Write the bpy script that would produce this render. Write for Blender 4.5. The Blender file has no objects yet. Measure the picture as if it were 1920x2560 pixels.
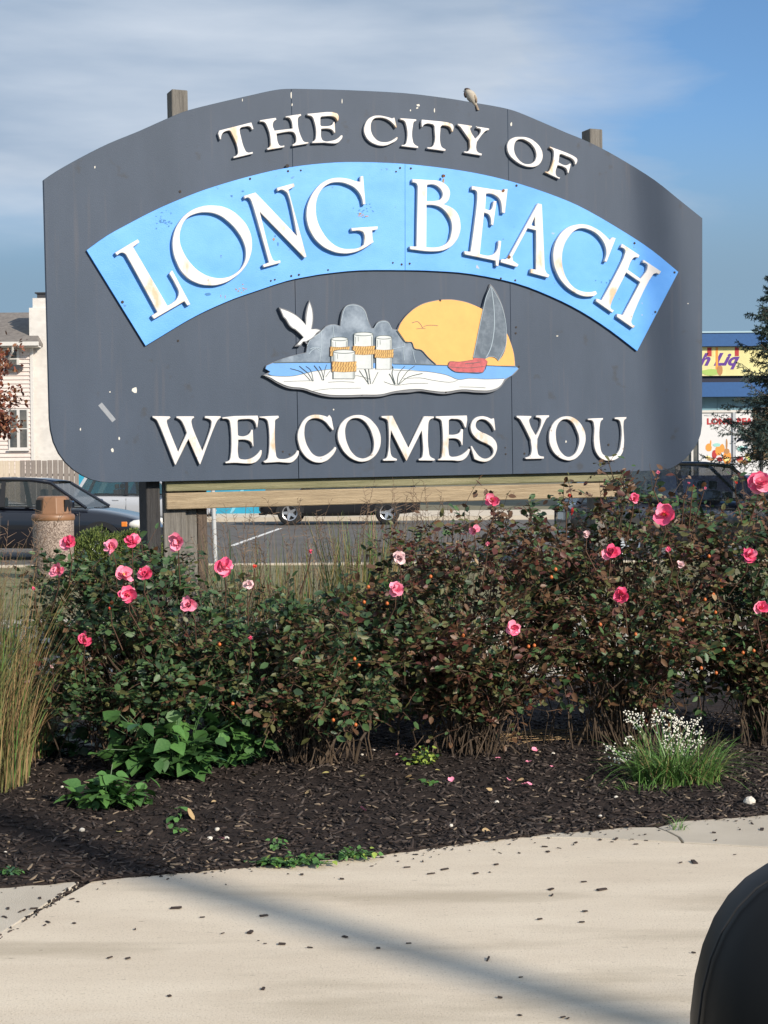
import bpy, bmesh, math, random
import numpy as np
from mathutils import Vector, Matrix

R = math.radians
random.seed(7)
rng = np.random.default_rng(7)
S = bpy.context.scene
COL = S.collection

# ------------------------------------------------------------------ camera
F = 3840.0                      # focal length in photo pixels (1920 wide)
EYE = Vector((0.0, 0.0, 1.30))
PITCH = math.atan(95.0 / F)
ROLL = 0.0075
cam_d = bpy.data.cameras.new('camera')
cam = bpy.data.objects.new('camera', cam_d); COL.objects.link(cam)
cam_d.sensor_fit = 'HORIZONTAL'; cam_d.sensor_width = 36.0; cam_d.lens = 36.0 * F / 1920.0
cam_d.clip_start = 0.05; cam_d.clip_end = 3000.0
fwd = Vector((0, math.cos(PITCH), -math.sin(PITCH)))
right0 = Vector((1, 0, 0)); up0 = right0.cross(fwd)
right = (right0 * math.cos(ROLL) - up0 * math.sin(ROLL)).normalized()
up = right.cross(fwd).normalized()
M = Matrix((right, up, -fwd)).transposed().to_4x4(); M.translation = EYE
cam.matrix_world = M
S.camera = cam

def ray(px, py):
    return (fwd * F + right * (px - 960.0) - up * (py - 1280.0)).normalized()
def at_depth(px, py, Y):
    d = ray(px, py); return EYE + d * (Y / d.y)
def on_ground(px, py, z=0.0):
    d = ray(px, py); return EYE + d * ((z - EYE.z) / d.z)

# ------------------------------------------------------------------ sky, sun, exposure
SUN_EL, SUN_AZ = R(27.0), R(135.0)        # azimuth clockwise from +Y
world = bpy.data.worlds.new('World'); S.world = world; world.use_nodes = True
wn, wl = world.node_tree.nodes, world.node_tree.links
bg = wn['Background']; bg.inputs[1].default_value = 0.10
sky = wn.new('ShaderNodeTexSky'); sky.sky_type = 'NISHITA'; sky.sun_disc = False
sky.sun_elevation = SUN_EL; sky.sun_rotation = SUN_AZ
sky.air_density = 1.0; sky.dust_density = 0.6; sky.ozone_density = 2.5
tc = wn.new('ShaderNodeTexCoord')
mp = wn.new('ShaderNodeMapping'); mp.inputs['Scale'].default_value = (2.3, 2.3, 6.5)
mp.inputs['Rotation'].default_value = (R(4), R(-9), 0)
wl.new(tc.outputs['Generated'], mp.inputs[0])
nz = wn.new('ShaderNodeTexNoise'); nz.inputs['Scale'].default_value = 1.5
nz.inputs['Detail'].default_value = 7; nz.inputs['Roughness'].default_value = 0.55; nz.inputs['Distortion'].default_value = 0.35
wl.new(mp.outputs[0], nz.inputs[0])
sep = wn.new('ShaderNodeSeparateXYZ'); wl.new(tc.outputs['Generated'], sep.inputs[0])
def wmath(op, a, b=None, c=None):
    m = wn.new('ShaderNodeMath'); m.operation = op
    for i, v in enumerate((a, b, c)):
        if v is None: continue
        if isinstance(v, (int, float)): m.inputs[i].default_value = v
        else: wl.new(v, m.inputs[i])
    return m.outputs[0]
# the cloud bank lies to the left (-X) and thins out towards +X
bank = wmath('MULTIPLY_ADD', sep.outputs[0], -1.9, 0.30)
bank = wmath('MAXIMUM', wmath('MINIMUM', bank, 0.26), -0.14)
cover = wmath('ADD', nz.outputs[0], bank)
ramp = wn.new('ShaderNodeValToRGB')
ramp.color_ramp.elements[0].position = 0.42; ramp.color_ramp.elements[1].position = 0.68
ramp.color_ramp.elements[1].color = (0.95, 0.95, 0.95, 1)
wl.new(cover, ramp.inputs[0])
# cloud brightness varies softly
nz2 = wn.new('ShaderNodeTexNoise'); nz2.inputs['Scale'].default_value = 2.6; nz2.inputs['Detail'].default_value = 5
mp2 = wn.new('ShaderNodeMapping'); mp2.inputs['Scale'].default_value = (2.0, 2.0, 11.0)
wl.new(tc.outputs['Generated'], mp2.inputs[0]); wl.new(mp2.outputs[0], nz2.inputs[0])
cr = wn.new('ShaderNodeValToRGB')
cr.color_ramp.elements[0].position = 0.35; cr.color_ramp.elements[0].color = (3.15, 3.95, 5.05, 1)
cr.color_ramp.elements[1].position = 0.72; cr.color_ramp.elements[1].color = (5.1, 5.7, 6.5, 1)
wl.new(nz2.outputs[0], cr.inputs[0])
tint = wn.new('ShaderNodeMix'); tint.data_type = 'RGBA'; tint.blend_type = 'MULTIPLY'; tint.inputs[0].default_value = 1.0
tint.inputs[7].default_value = (0.83, 1.03, 1.20, 1)
wl.new(sky.outputs[0], tint.inputs[6])
mix = wn.new('ShaderNodeMix'); mix.data_type = 'RGBA'
# a dull blue-grey haze layer lies under the clouds all round the horizon
hz_ = wn.new('ShaderNodeMapRange'); hz_.interpolation_type = 'SMOOTHSTEP'
for i_, v_ in ((1, 0.115), (2, 0.235), (3, 1.0), (4, 0.0)): hz_.inputs[i_].default_value = v_
wl.new(sep.outputs[2], hz_.inputs[0])
low = wn.new('ShaderNodeMix'); low.data_type = 'RGBA'; low.inputs[7].default_value = (2.05, 3.15, 4.25, 1)
wl.new(hz_.outputs[0], low.inputs[0]); wl.new(tint.outputs[2], low.inputs[6])
cl_ = wn.new('ShaderNodeMapRange'); cl_.interpolation_type = 'SMOOTHSTEP'
for i_, v_ in ((1, 0.135), (2, 0.195), (3, 0.0), (4, 1.0)): cl_.inputs[i_].default_value = v_
wl.new(wmath('MULTIPLY_ADD', nz2.outputs[0], 0.05, wmath('ADD', sep.outputs[2], -0.025)), cl_.inputs[0])
cm_ = wmath('MULTIPLY', ramp.outputs[0], cl_.outputs[0])
wl.new(cm_, mix.inputs[0]); wl.new(low.outputs[2], mix.inputs[6]); wl.new(cr.outputs[0], mix.inputs[7])
wl.new(mix.outputs[2], bg.inputs[0])

sd = bpy.data.lights.new('sun', 'SUN'); sd.energy = 4.6; sd.angle = R(0.53); sd.color = (1.0, 0.89, 0.75)
sun = bpy.data.objects.new('sun', sd); COL.objects.link(sun)
tosun = Vector((math.sin(SUN_AZ) * math.cos(SUN_EL), math.cos(SUN_AZ) * math.cos(SUN_EL), math.sin(SUN_EL)))
sun.rotation_euler = tosun.to_track_quat('Z', 'Y').to_euler(); sun.location = tosun * 40
S.view_settings.view_transform = 'Standard'; S.view_settings.look = 'None'
S.view_settings.exposure = 0.30; S.view_settings.gamma = 1.0; S.view_settings.use_curve_mapping = False
S.cycles.max_bounces = 6; S.cycles.transparent_max_bounces = 8

# ------------------------------------------------------------------ helpers
def tag(o, label=None, cat=None, group=None, kind=None):
    if label: o['label'] = label
    if cat: o['category'] = cat
    if group: o['group'] = group
    if kind: o['kind'] = kind
    return o
def empty(name, loc=(0, 0, 0), rz=0.0, mat=None):
    o = bpy.data.objects.new(name, None); COL.objects.link(o)
    if mat is not None: o.matrix_world = mat
    else: o.location = loc; o.rotation_euler = (0, 0, rz)
    return o
def link(name, me, m=None, parent=None, smooth=False):
    o = bpy.data.objects.new(name, me); COL.objects.link(o)
    if m is not None and len(me.materials) == 0:
        for mm in (m if isinstance(m, (list, tuple)) else [m]): me.materials.append(mm)
    if parent is not None: o.parent = parent
    if smooth: me.polygons.foreach_set('use_smooth', [True] * len(me.polygons))
    return o
def pymesh(name, verts, faces, m=None, parent=None, smooth=False):
    me = bpy.data.meshes.new(name); me.from_pydata([tuple(v) for v in verts], [], faces); me.update()
    return link(name, me, m, parent, smooth)
def npmesh(name, V, Fq, m=None, parent=None, mi=None, smooth=False):
    """V (n,3) array, Fq (k,s) array of equal-size faces"""
    me = bpy.data.meshes.new(name); V = np.asarray(V, np.float32); Fq = np.asarray(Fq, np.int32)
    n, s = Fq.shape
    me.vertices.add(len(V)); me.vertices.foreach_set('co', V.ravel())
    me.loops.add(n * s); me.loops.foreach_set('vertex_index', Fq.ravel())
    me.polygons.add(n); me.polygons.foreach_set('loop_start', np.arange(0, n * s, s, dtype=np.int32))
    if isinstance(m, (list, tuple)):
        for mm in m: me.materials.append(mm)
    elif m is not None: me.materials.append(m)
    if mi is not None: me.polygons.foreach_set('material_index', np.asarray(mi, np.int32))
    if smooth: me.polygons.foreach_set('use_smooth', np.ones(n, dtype=bool))
    me.update(calc_edges=True)
    o = bpy.data.objects.new(name, me); COL.objects.link(o)
    if parent is not None: o.parent = parent
    return o
class MB:
    def __init__(s): s.v = []; s.f = []
    def add(s, vs, fs):
        b = len(s.v); s.v += [tuple(v) for v in vs]; s.f += [tuple(i + b for i in f) for f in fs]; return s
    def box(s, x0, x1, y0, y1, z0, z1):
        return s.add([(x0,y0,z0),(x1,y0,z0),(x1,y1,z0),(x0,y1,z0),(x0,y0,z1),(x1,y0,z1),(x1,y1,z1),(x0,y1,z1)],
                     [(3,2,1,0),(4,5,6,7),(0,1,5,4),(1,2,6,5),(2,3,7,6),(3,0,4,7)])
    def cyl(s, p0, p1, r0, r1=None, n=12, caps=True):
        r1 = r0 if r1 is None else r1
        p0, p1 = Vector(p0), Vector(p1); d = (p1 - p0).normalized()
        a = d.orthogonal().normalized(); b = d.cross(a)
        vs = [p0 + (a*math.cos(2*math.pi*i/n) + b*math.sin(2*math.pi*i/n))*r0 for i in range(n)]
        vs += [p1 + (a*math.cos(2*math.pi*i/n) + b*math.sin(2*math.pi*i/n))*r1 for i in range(n)]
        fs = [(i, (i+1)%n, n+(i+1)%n, n+i) for i in range(n)]
        if caps: fs += [tuple(range(n-1, -1, -1)), tuple(range(n, 2*n))]
        return s.add(vs, fs)
    def lathe(s, prof, n=24, c=(0,0,0)):
        b = len(s.v)
        for r, z in prof:
            for i in range(n):
                a = 2*math.pi*i/n; s.v.append((c[0]+r*math.cos(a), c[1]+r*math.sin(a), c[2]+z))
        for k in range(len(prof)-1):
            for i in range(n):
                s.f.append((b+k*n+i, b+k*n+(i+1)%n, b+(k+1)*n+(i+1)%n, b+(k+1)*n+i))
        return s
    def tube(s, pts, r, n=5, taper=1.0):
        pts = [Vector(p) for p in pts]; b = len(s.v); k = len(pts)
        for j, p in enumerate(pts):
            d = (pts[min(j+1, k-1)] - pts[max(j-1, 0)])
            d = d.normalized() if d.length > 1e-9 else Vector((0,0,1))
            a = d.cross(Vector((0.31, 0.87, 0.12))).normalized(); c = d.cross(a)
            rr = r * (1 + (taper-1)*j/max(1, k-1))
            for i in range(n):
                t = 2*math.pi*i/n; s.v.append(tuple(p + (a*math.cos(t) + c*math.sin(t))*rr))
        for j in range(k-1):
            for i in range(n):
                s.f.append((b+j*n+i, b+j*n+(i+1)%n, b+(j+1)*n+(i+1)%n, b+(j+1)*n+i))
        return s
    def prism(s, poly, z0, z1):
        n = len(poly)
        return s.add([(x,y,z0) for x,y in poly]+[(x,y,z1) for x,y in poly],
                     [tuple(range(n-1,-1,-1)), tuple(range(n,2*n))]+[(i,(i+1)%n,n+(i+1)%n,n+i) for i in range(n)])
    def build(s, name, m=None, parent=None, smooth=False, bevel=0.0, seg=2):
        o = pymesh(name, s.v, s.f, m, parent, smooth)
        if bevel > 0:
            bm = bmesh.new(); bm.from_mesh(o.data)
            bmesh.ops.bevel(bm, geom=list(bm.edges), offset=bevel, segments=seg, profile=0.5, affect='EDGES')
            bm.to_mesh(o.data); bm.free()
        return o

# ------------------------------------------------------------------ materials
def mat(name, col, rough=0.7, var=0.0, vscale=8.0, col2=None, bump=0.0, bscale=40.0, stretch=(1,1,1),
        metal=0.0, spec=0.5, coat=0.0, trans=0.0, sharp=(0.35, 0.65), coords='Object', detail=6):
    m = bpy.data.materials.new(name); m.use_nodes = True
    n, l = m.node_tree.nodes, m.node_tree.links
    p = n['Principled BSDF']
    p.inputs['Base Color'].default_value = (*col, 1); p.inputs['Roughness'].default_value = rough
    p.inputs['Metallic'].default_value = metal; p.inputs['Specular IOR Level'].default_value = spec
    if coat: p.inputs['Coat Weight'].default_value = coat; p.inputs['Coat Roughness'].default_value = 0.04
    if trans: p.inputs['Transmission Weight'].default_value = trans
    if var > 0 or col2 is not None or bump > 0:
        t = n.new('ShaderNodeTexCoord'); mm = n.new('ShaderNodeMapping'); mm.inputs['Scale'].default_value = stretch
        l.new(t.outputs[coords], mm.inputs[0])
    if var > 0 or col2 is not None:
        z = n.new('ShaderNodeTexNoise'); z.inputs['Scale'].default_value = vscale; z.inputs['Detail'].default_value = detail
        z.inputs['Roughness'].default_value = 0.65
        l.new(mm.outputs[0], z.inputs[0])
        r = n.new('ShaderNodeValToRGB'); r.color_ramp.elements[0].position = sharp[0]; r.color_ramp.elements[1].position = sharp[1]
        c2 = col2 if col2 is not None else tuple(min(1, c*(1+var)) for c in col)
        c1 = col if col2 is not None else tuple(c*(1-var) for c in col)
        r.color_ramp.elements[0].color = (*c1, 1); r.color_ramp.elements[1].color = (*c2, 1)
        l.new(z.outputs[0], r.inputs[0]); l.new(r.outputs[0], p.inputs['Base Color'])
    if bump > 0:
        z = n.new('ShaderNodeTexNoise'); z.inputs['Scale'].default_value = bscale; z.inputs['Detail'].default_value = 5
        l.new(mm.outputs[0], z.inputs[0])
        b = n.new('ShaderNodeBump'); b.inputs['Strength'].default_value = min(1, bump); b.inputs['Distance'].default_value = 0.01*max(1, bump)
        l.new(z.outputs[0], b.inputs['Height']); l.new(b.outputs[0], p.inputs['Normal'])
    return m
def mixin(m, col, scale, lo, hi, stretch=(1,1,1), fac=1.0, detail=4, seed=0.0):
    """lay sparse marks (stains, rust, chipped paint) of their own colour over a material"""
    n, l = m.node_tree.nodes, m.node_tree.links; p = n['Principled BSDF']
    t = n.new('ShaderNodeTexCoord'); mm = n.new('ShaderNodeMapping'); mm.inputs['Scale'].default_value = stretch
    mm.inputs['Location'].default_value = (seed, seed*1.7, seed*0.6)
    l.new(t.outputs['Object'], mm.inputs[0])
    z = n.new('ShaderNodeTexNoise'); z.inputs['Scale'].default_value = scale; z.inputs['Detail'].default_value = detail
    l.new(mm.outputs[0], z.inputs[0])
    r = n.new('ShaderNodeValToRGB'); r.color_ramp.elements[0].position = lo; r.color_ramp.elements[1].position = hi
    r.color_ramp.elements[1].color = (fac, fac, fac, 1)
    l.new(z.outputs[0], r.inputs[0])
    x = n.new('ShaderNodeMix'); x.data_type = 'RGBA'
    l.new(r.outputs[0], x.inputs[0]); x.inputs[7].default_value = (*col, 1)
    bc = p.inputs['Base Color']
    if bc.links: l.new(bc.links[0].from_socket, x.inputs[6])
    else: x.inputs[6].default_value = bc.default_value
    l.new(x.outputs[2], bc)
    return m
# ------------------------------------------------------------------ the welcome sign
_P0, _P1 = at_depth(110, 449, 7.6), at_depth(1755, 544, 9.15)
_B0, _B1 = at_depth(110, 1210, 7.6), at_depth(1755, 1176, 9.15)
_h = Vector((_P1.x-_P0.x, _P1.y-_P0.y, 0)); _n = Vector((_h.y, -_h.x, 0)).normalized()   # towards the viewer
su = Vector((_h.x, _h.y, _B1.z-_B0.z)).normalized(); sv = su.cross(-_n)
_mid = (_P0+_P1)/2; so = _mid - sv*(_mid.z-0.06)
SM = Matrix((su, -_n, sv)).transposed().to_4x4(); SM.translation = so; SMI = SM.inverted()
def SP(px, py, off=0.0):
    """photo point -> sign-local (x, z) on the plane `off` in front of the panel face"""
    d = ray(px, py); p0 = so + _n*off
    t = (p0-EYE).dot(_n)/d.dot(_n); q = SMI @ (EYE + d*t)
    return (q.x, q.z)
sign = empty('welcome_sign', mat=SM)
tag(sign, 'big arched grey wooden welcome sign with blue banner and raised white letters above the roses', 'sign')

def parse(s, off, zoom, off3d):
    ox, oy, sc = zoom; out = []
    for tok in s.split():
        sm = tok.endswith('s'); x, y = tok.rstrip('s').split(',')
        a = SP(ox+float(x)/sc, oy+float(y)/sc, off3d); out.append((a[0], a[1], sm or off))
    return out
def plate(name, loops, y0, y1, m, parent, bevel=0.0, res=5):
    """extrude closed (x, z, smooth) loops of the sign plane between local y0 and y1 (front = smaller y)"""
    cu = bpy.data.curves.new(name, 'CURVE'); cu.dimensions = '2D'; cu.fill_mode = 'BOTH'
    cu.extrude = abs(y1-y0)/2 - bevel; cu.bevel_depth = bevel; cu.bevel_resolution = 1; cu.offset = -bevel; cu.resolution_u = res
    for lp in loops:
        sp = cu.splines.new('BEZIER'); sp.bezier_points.add(len(lp)-1); sp.use_cyclic_u = True
        for b, (x, z, sm) in zip(sp.bezier_points, lp):
            b.co = (x, z, 0); t = 'AUTO' if sm else 'VECTOR'; b.handle_left_type = t; b.handle_right_type = t
    tmp = bpy.data.objects.new(name+'_tmp', cu)
    COL.objects.link(tmp); dg = bpy.context.evaluated_depsgraph_get()
    me = bpy.data.meshes.new_from_object(tmp.evaluated_get(dg)); bpy.data.objects.remove(tmp); bpy.data.curves.remove(cu)
    n = len(me.vertices); co = np.empty(n*3, np.float32); me.vertices.foreach_get('co', co); co = co.reshape(-1, 3)
    yc = (y0+y1)/2; co = np.stack([co[:, 0], yc-co[:, 2], co[:, 1]], 1); me.vertices.foreach_set('co', co.ravel()); me.update()
    me.materials.clear(); me.name = name
    return link(name, me, m, parent)
def ribbon(name, lines, w, y0, y1, m, parent):
    mb = MB(); cnt = 0
    for ln in lines:
        ww = w
        if isinstance(ln, tuple): ln, ww = ln
        pts = [Vector(p) for p in ln]; k = len(pts); L = []; Rr = []
        for j, p in enumerate(pts):
            d = (pts[min(j+1, k-1)]-pts[max(j-1, 0)]); d = d.normalized() if d.length > 0 else Vector((1, 0))
            q = Vector((-d.y, d.x))*ww/2; L.append(p+q); Rr.append(p-q)
        yy = y0 - 0.00008*cnt; cnt += 1
        b = []
        for s_, yv in ((L, yy), (Rr, yy), (L, y1), (Rr, y1)): b += [(v.x, yv, v.y) for v in s_]
        fs = []
        for j in range(k-1):
            fs += [(k+j, k+j+1, j+1, j), (j, j+1, 2*k+j+1, 2*k+j), (3*k+j, 3*k+j+1, k+j+1, k+j)]
        mb.add(b, fs)
    o = mb.build(name, m, parent); return o
def catmull(pts, n=5, closed=False):
    out = []; k = len(pts)
    for i in range(k if closed else k-1):
        p = [Vector(pts[(i+j) % k] if closed else pts[max(0, min(k-1, i+j))]) for j in (-1, 0, 1, 2)]
        for t in range(n):
            t /= n
            out.append(0.5*((2*p[1])+(-p[0]+p[2])*t+(2*p[0]-5*p[1]+4*p[2]-p[3])*t*t+(-p[0]+3*p[1]-3*p[2]+p[3])*t**3))
    if not closed: out.append(Vector(pts[-1]))
    return out
def clip(poly, a, b, c):
    """keep the side a*x + b*y <= c"""
    out = []; n = len(poly)
    for i in range(n):
        p, q = poly[i], poly[(i+1) % n]; fp, fq = a*p[0]+b*p[1]-c, a*q[0]+b*q[1]-c
        if fp <= 0: out.append(p)
        if (fp < 0 < fq) or (fq < 0 < fp):
            t = fp/(fp-fq); out.append((p[0]+(q[0]-p[0])*t, p[1]+(q[1]-p[1])*t))
    return out

m_grey = mat('grey_sign_paint', (0.027, 0.046, 0.077), 0.62, col2=(0.037, 0.058, 0.094), vscale=2.2, stretch=(1.5, 1, 0.5), bump=0.15, bscale=260)
mixin(m_grey, (0.078, 0.078, 0.092), 3.0, 0.58, 0.80, stretch=(9, 1, 0.5), fac=0.55)      # pale run streaks
mixin(m_grey, (0.50, 0.50, 0.47), 20.0, 0.80, 0.81, fac=0.8)                       # flecks of bird lime and bare paint
mixin(m_grey, (0.025, 0.030, 0.038), 9.0, 0.66, 0.74, fac=0.6, seed=3.3)
m_blue = mat('sky_blue_paint', (0.060, 0.295, 0.78), 0.5, col2=(0.105, 0.37, 0.85), vscale=2.4, stretch=(1, 1, 1.4), bump=0.1, bscale=160)
mixin(m_blue, (0.04, 0.17, 0.40), 26.0, 0.715, 0.73, fac=0.9, seed=1.0)               # dark blue scuffs
mixin(m_blue, (0.50, 0.42, 0.32), 17.0, 0.735, 0.76, fac=0.8, seed=5.0)
m_white = mat('white_letter_paint', (0.66, 0.64, 0.63), 0.45, col2=(0.60, 0.58, 0.56), vscale=5, bump=0.1, bscale=90)
mixin(m_white, (0.52, 0.34, 0.16), 6.0, 0.585, 0.67, stretch=(1.6, 1, 0.8), fac=0.75, seed=2.0)   # rust tea stains
mixin(m_white, (0.20, 0.13, 0.09), 30.0, 0.70, 0.72, fac=0.6, seed=9.0)
m_edge = mat('grey_edge_paint', (0.15, 0.16, 0.18), 0.7, var=0.15)
m_hole = mat('rusty_dark_bolt', (0.035, 0.028, 0.024), 0.8, var=0.3)
m_timber = mat('weathered_timber', (0.25, 0.19, 0.12), 0.85, col2=(0.42, 0.33, 0.21), vscale=5, stretch=(0.6, 6, 14), bump=0.6, bscale=24, sharp=(0.3, 0.7))
mixin(m_timber, (0.13, 0.085, 0.05), 6, 0.66, 0.74, stretch=(0.8, 6, 5), fac=0.8)        # knots
m_rail_green = mat('algae_stained_timber', (0.15, 0.15, 0.08), 0.9, col2=(0.27, 0.25, 0.15), vscale=4, stretch=(0.8, 6, 12), bump=0.5, bscale=24)
m_post = mat('grey_weathered_post', (0.11, 0.102, 0.090), 0.9, col2=(0.23, 0.215, 0.19), vscale=6, stretch=(14, 14, 0.5), bump=0.8, bscale=22, sharp=(0.3, 0.7))
m_post_dark = mat('dark_stained_post', (0.030, 0.030, 0.032), 0.85, col2=(0.055, 0.052, 0.05), vscale=6, stretch=(14, 14, 0.6), bump=0.8, bscale=22)

top = [(109,449.6),(140,428.5),(201,394),(273,358),(345,328.7),(422.8,294),(472.7,275),(550,255.5),(622,239),(678,226.6),(716.7,222),(783,222.7),(866,225),(1010,232.5),(1121.8,246),(1188,257),(1233,264.5),(1269,272),(1299,281.5),(1355,305),(1416,331.5),(1454.6,347),(1507,372),(1565.5,405),(1637.7,450.7),(1698.7,499.5),(1756,545.5)]
rt = [(1755.5,1060),(1752,1085),(1745,1105),(1733,1124),(1715,1146),(1695,1161),(1676,1171),(1655,1176)]
lf = [(275,1206.5),(250,1204.5),(228,1199),(206,1189),(183,1174),(163,1155),(147,1133),(134,1105),(127,1075),(124,1045)]
outl = [SP(*p) for p in top] ; tp = catmull(outl, 3)
panel = [(v.x, v.y) for v in tp] + [SP(*p) for p in rt] + [SP(1570,1179)] + [SP(*p) for p in lf]
s1a, s1b = SP(728,222), SP(747,1201); s2a, s2b = SP(1269,272), SP(1282,1184)
def seamline(a, b):
    nx, nz_ = (a[1]-b[1]), -(a[0]-b[0]); L = math.hypot(nx, nz_); nx /= L; nz_ /= L
    if nx < 0: nx, nz_ = -nx, -nz_
    return nx, nz_, nx*a[0]+nz_*a[1]
A1 = seamline(s1a, s1b); A2 = seamline(s2a, s2b); g = 0.0010
P = clip(panel, A1[0], A1[1], A1[2]-g); Q = clip(clip(panel, -A1[0], -A1[1], -A1[2]-g), A2[0], A2[1], A2[2]-g); T = clip(panel, -A2[0], -A2[1], -A2[2]-g)
for k, pl in enumerate((P, Q, T)):
    plate('panel', [[(x, z, False) for x, z in pl]], 0.0, 0.030, m_grey, sign, bevel=0.0015)

bt = [(216.5,625.5),(268.7,588.5),(325,557.5),(372,533),(419,511),(480,486),(533.7,467),(622.4,441),(716.7,419.5),(811,408),(894,405),(1010,409.5),(1121.8,421.8),(1210.6,437),(1299,459.6),(1399,494),(1471,527),(1565.5,582.7),(1632,627),(1696,679.8)]
bb = [(1593,877.8),(1526.7,826.7),(1454.6,779.6),(1377,740.8),(1288,707.5),(1177,685),(1094,678),(1013.7,675.5),(900,676),(817,684),(778,690),(716.7,702.5),(640,727.9),(583.8,747.4),(518.7,775.6),(475,798),(440.6,818),(364,864.7)]
bo = 0.014
ban = [(v.x, v.y) for v in catmull([SP(*p, bo) for p in bt], 3)] + [(v.x, v.y) for v in catmull([SP(*p, bo) for p in bb], 3)]
A3 = seamline(SP(1012.6,411,bo), SP(1012.8,676,bo))
for pl in (clip(ban, A3[0], A3[1], A3[2]-0.0008), clip(ban, -A3[0], -A3[1], -A3[2]-0.0008)):
    plate('blue_banner', [[(x, z, False) for x, z in pl]], -bo, 0.0, m_blue, sign, bevel=0.001)

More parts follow.
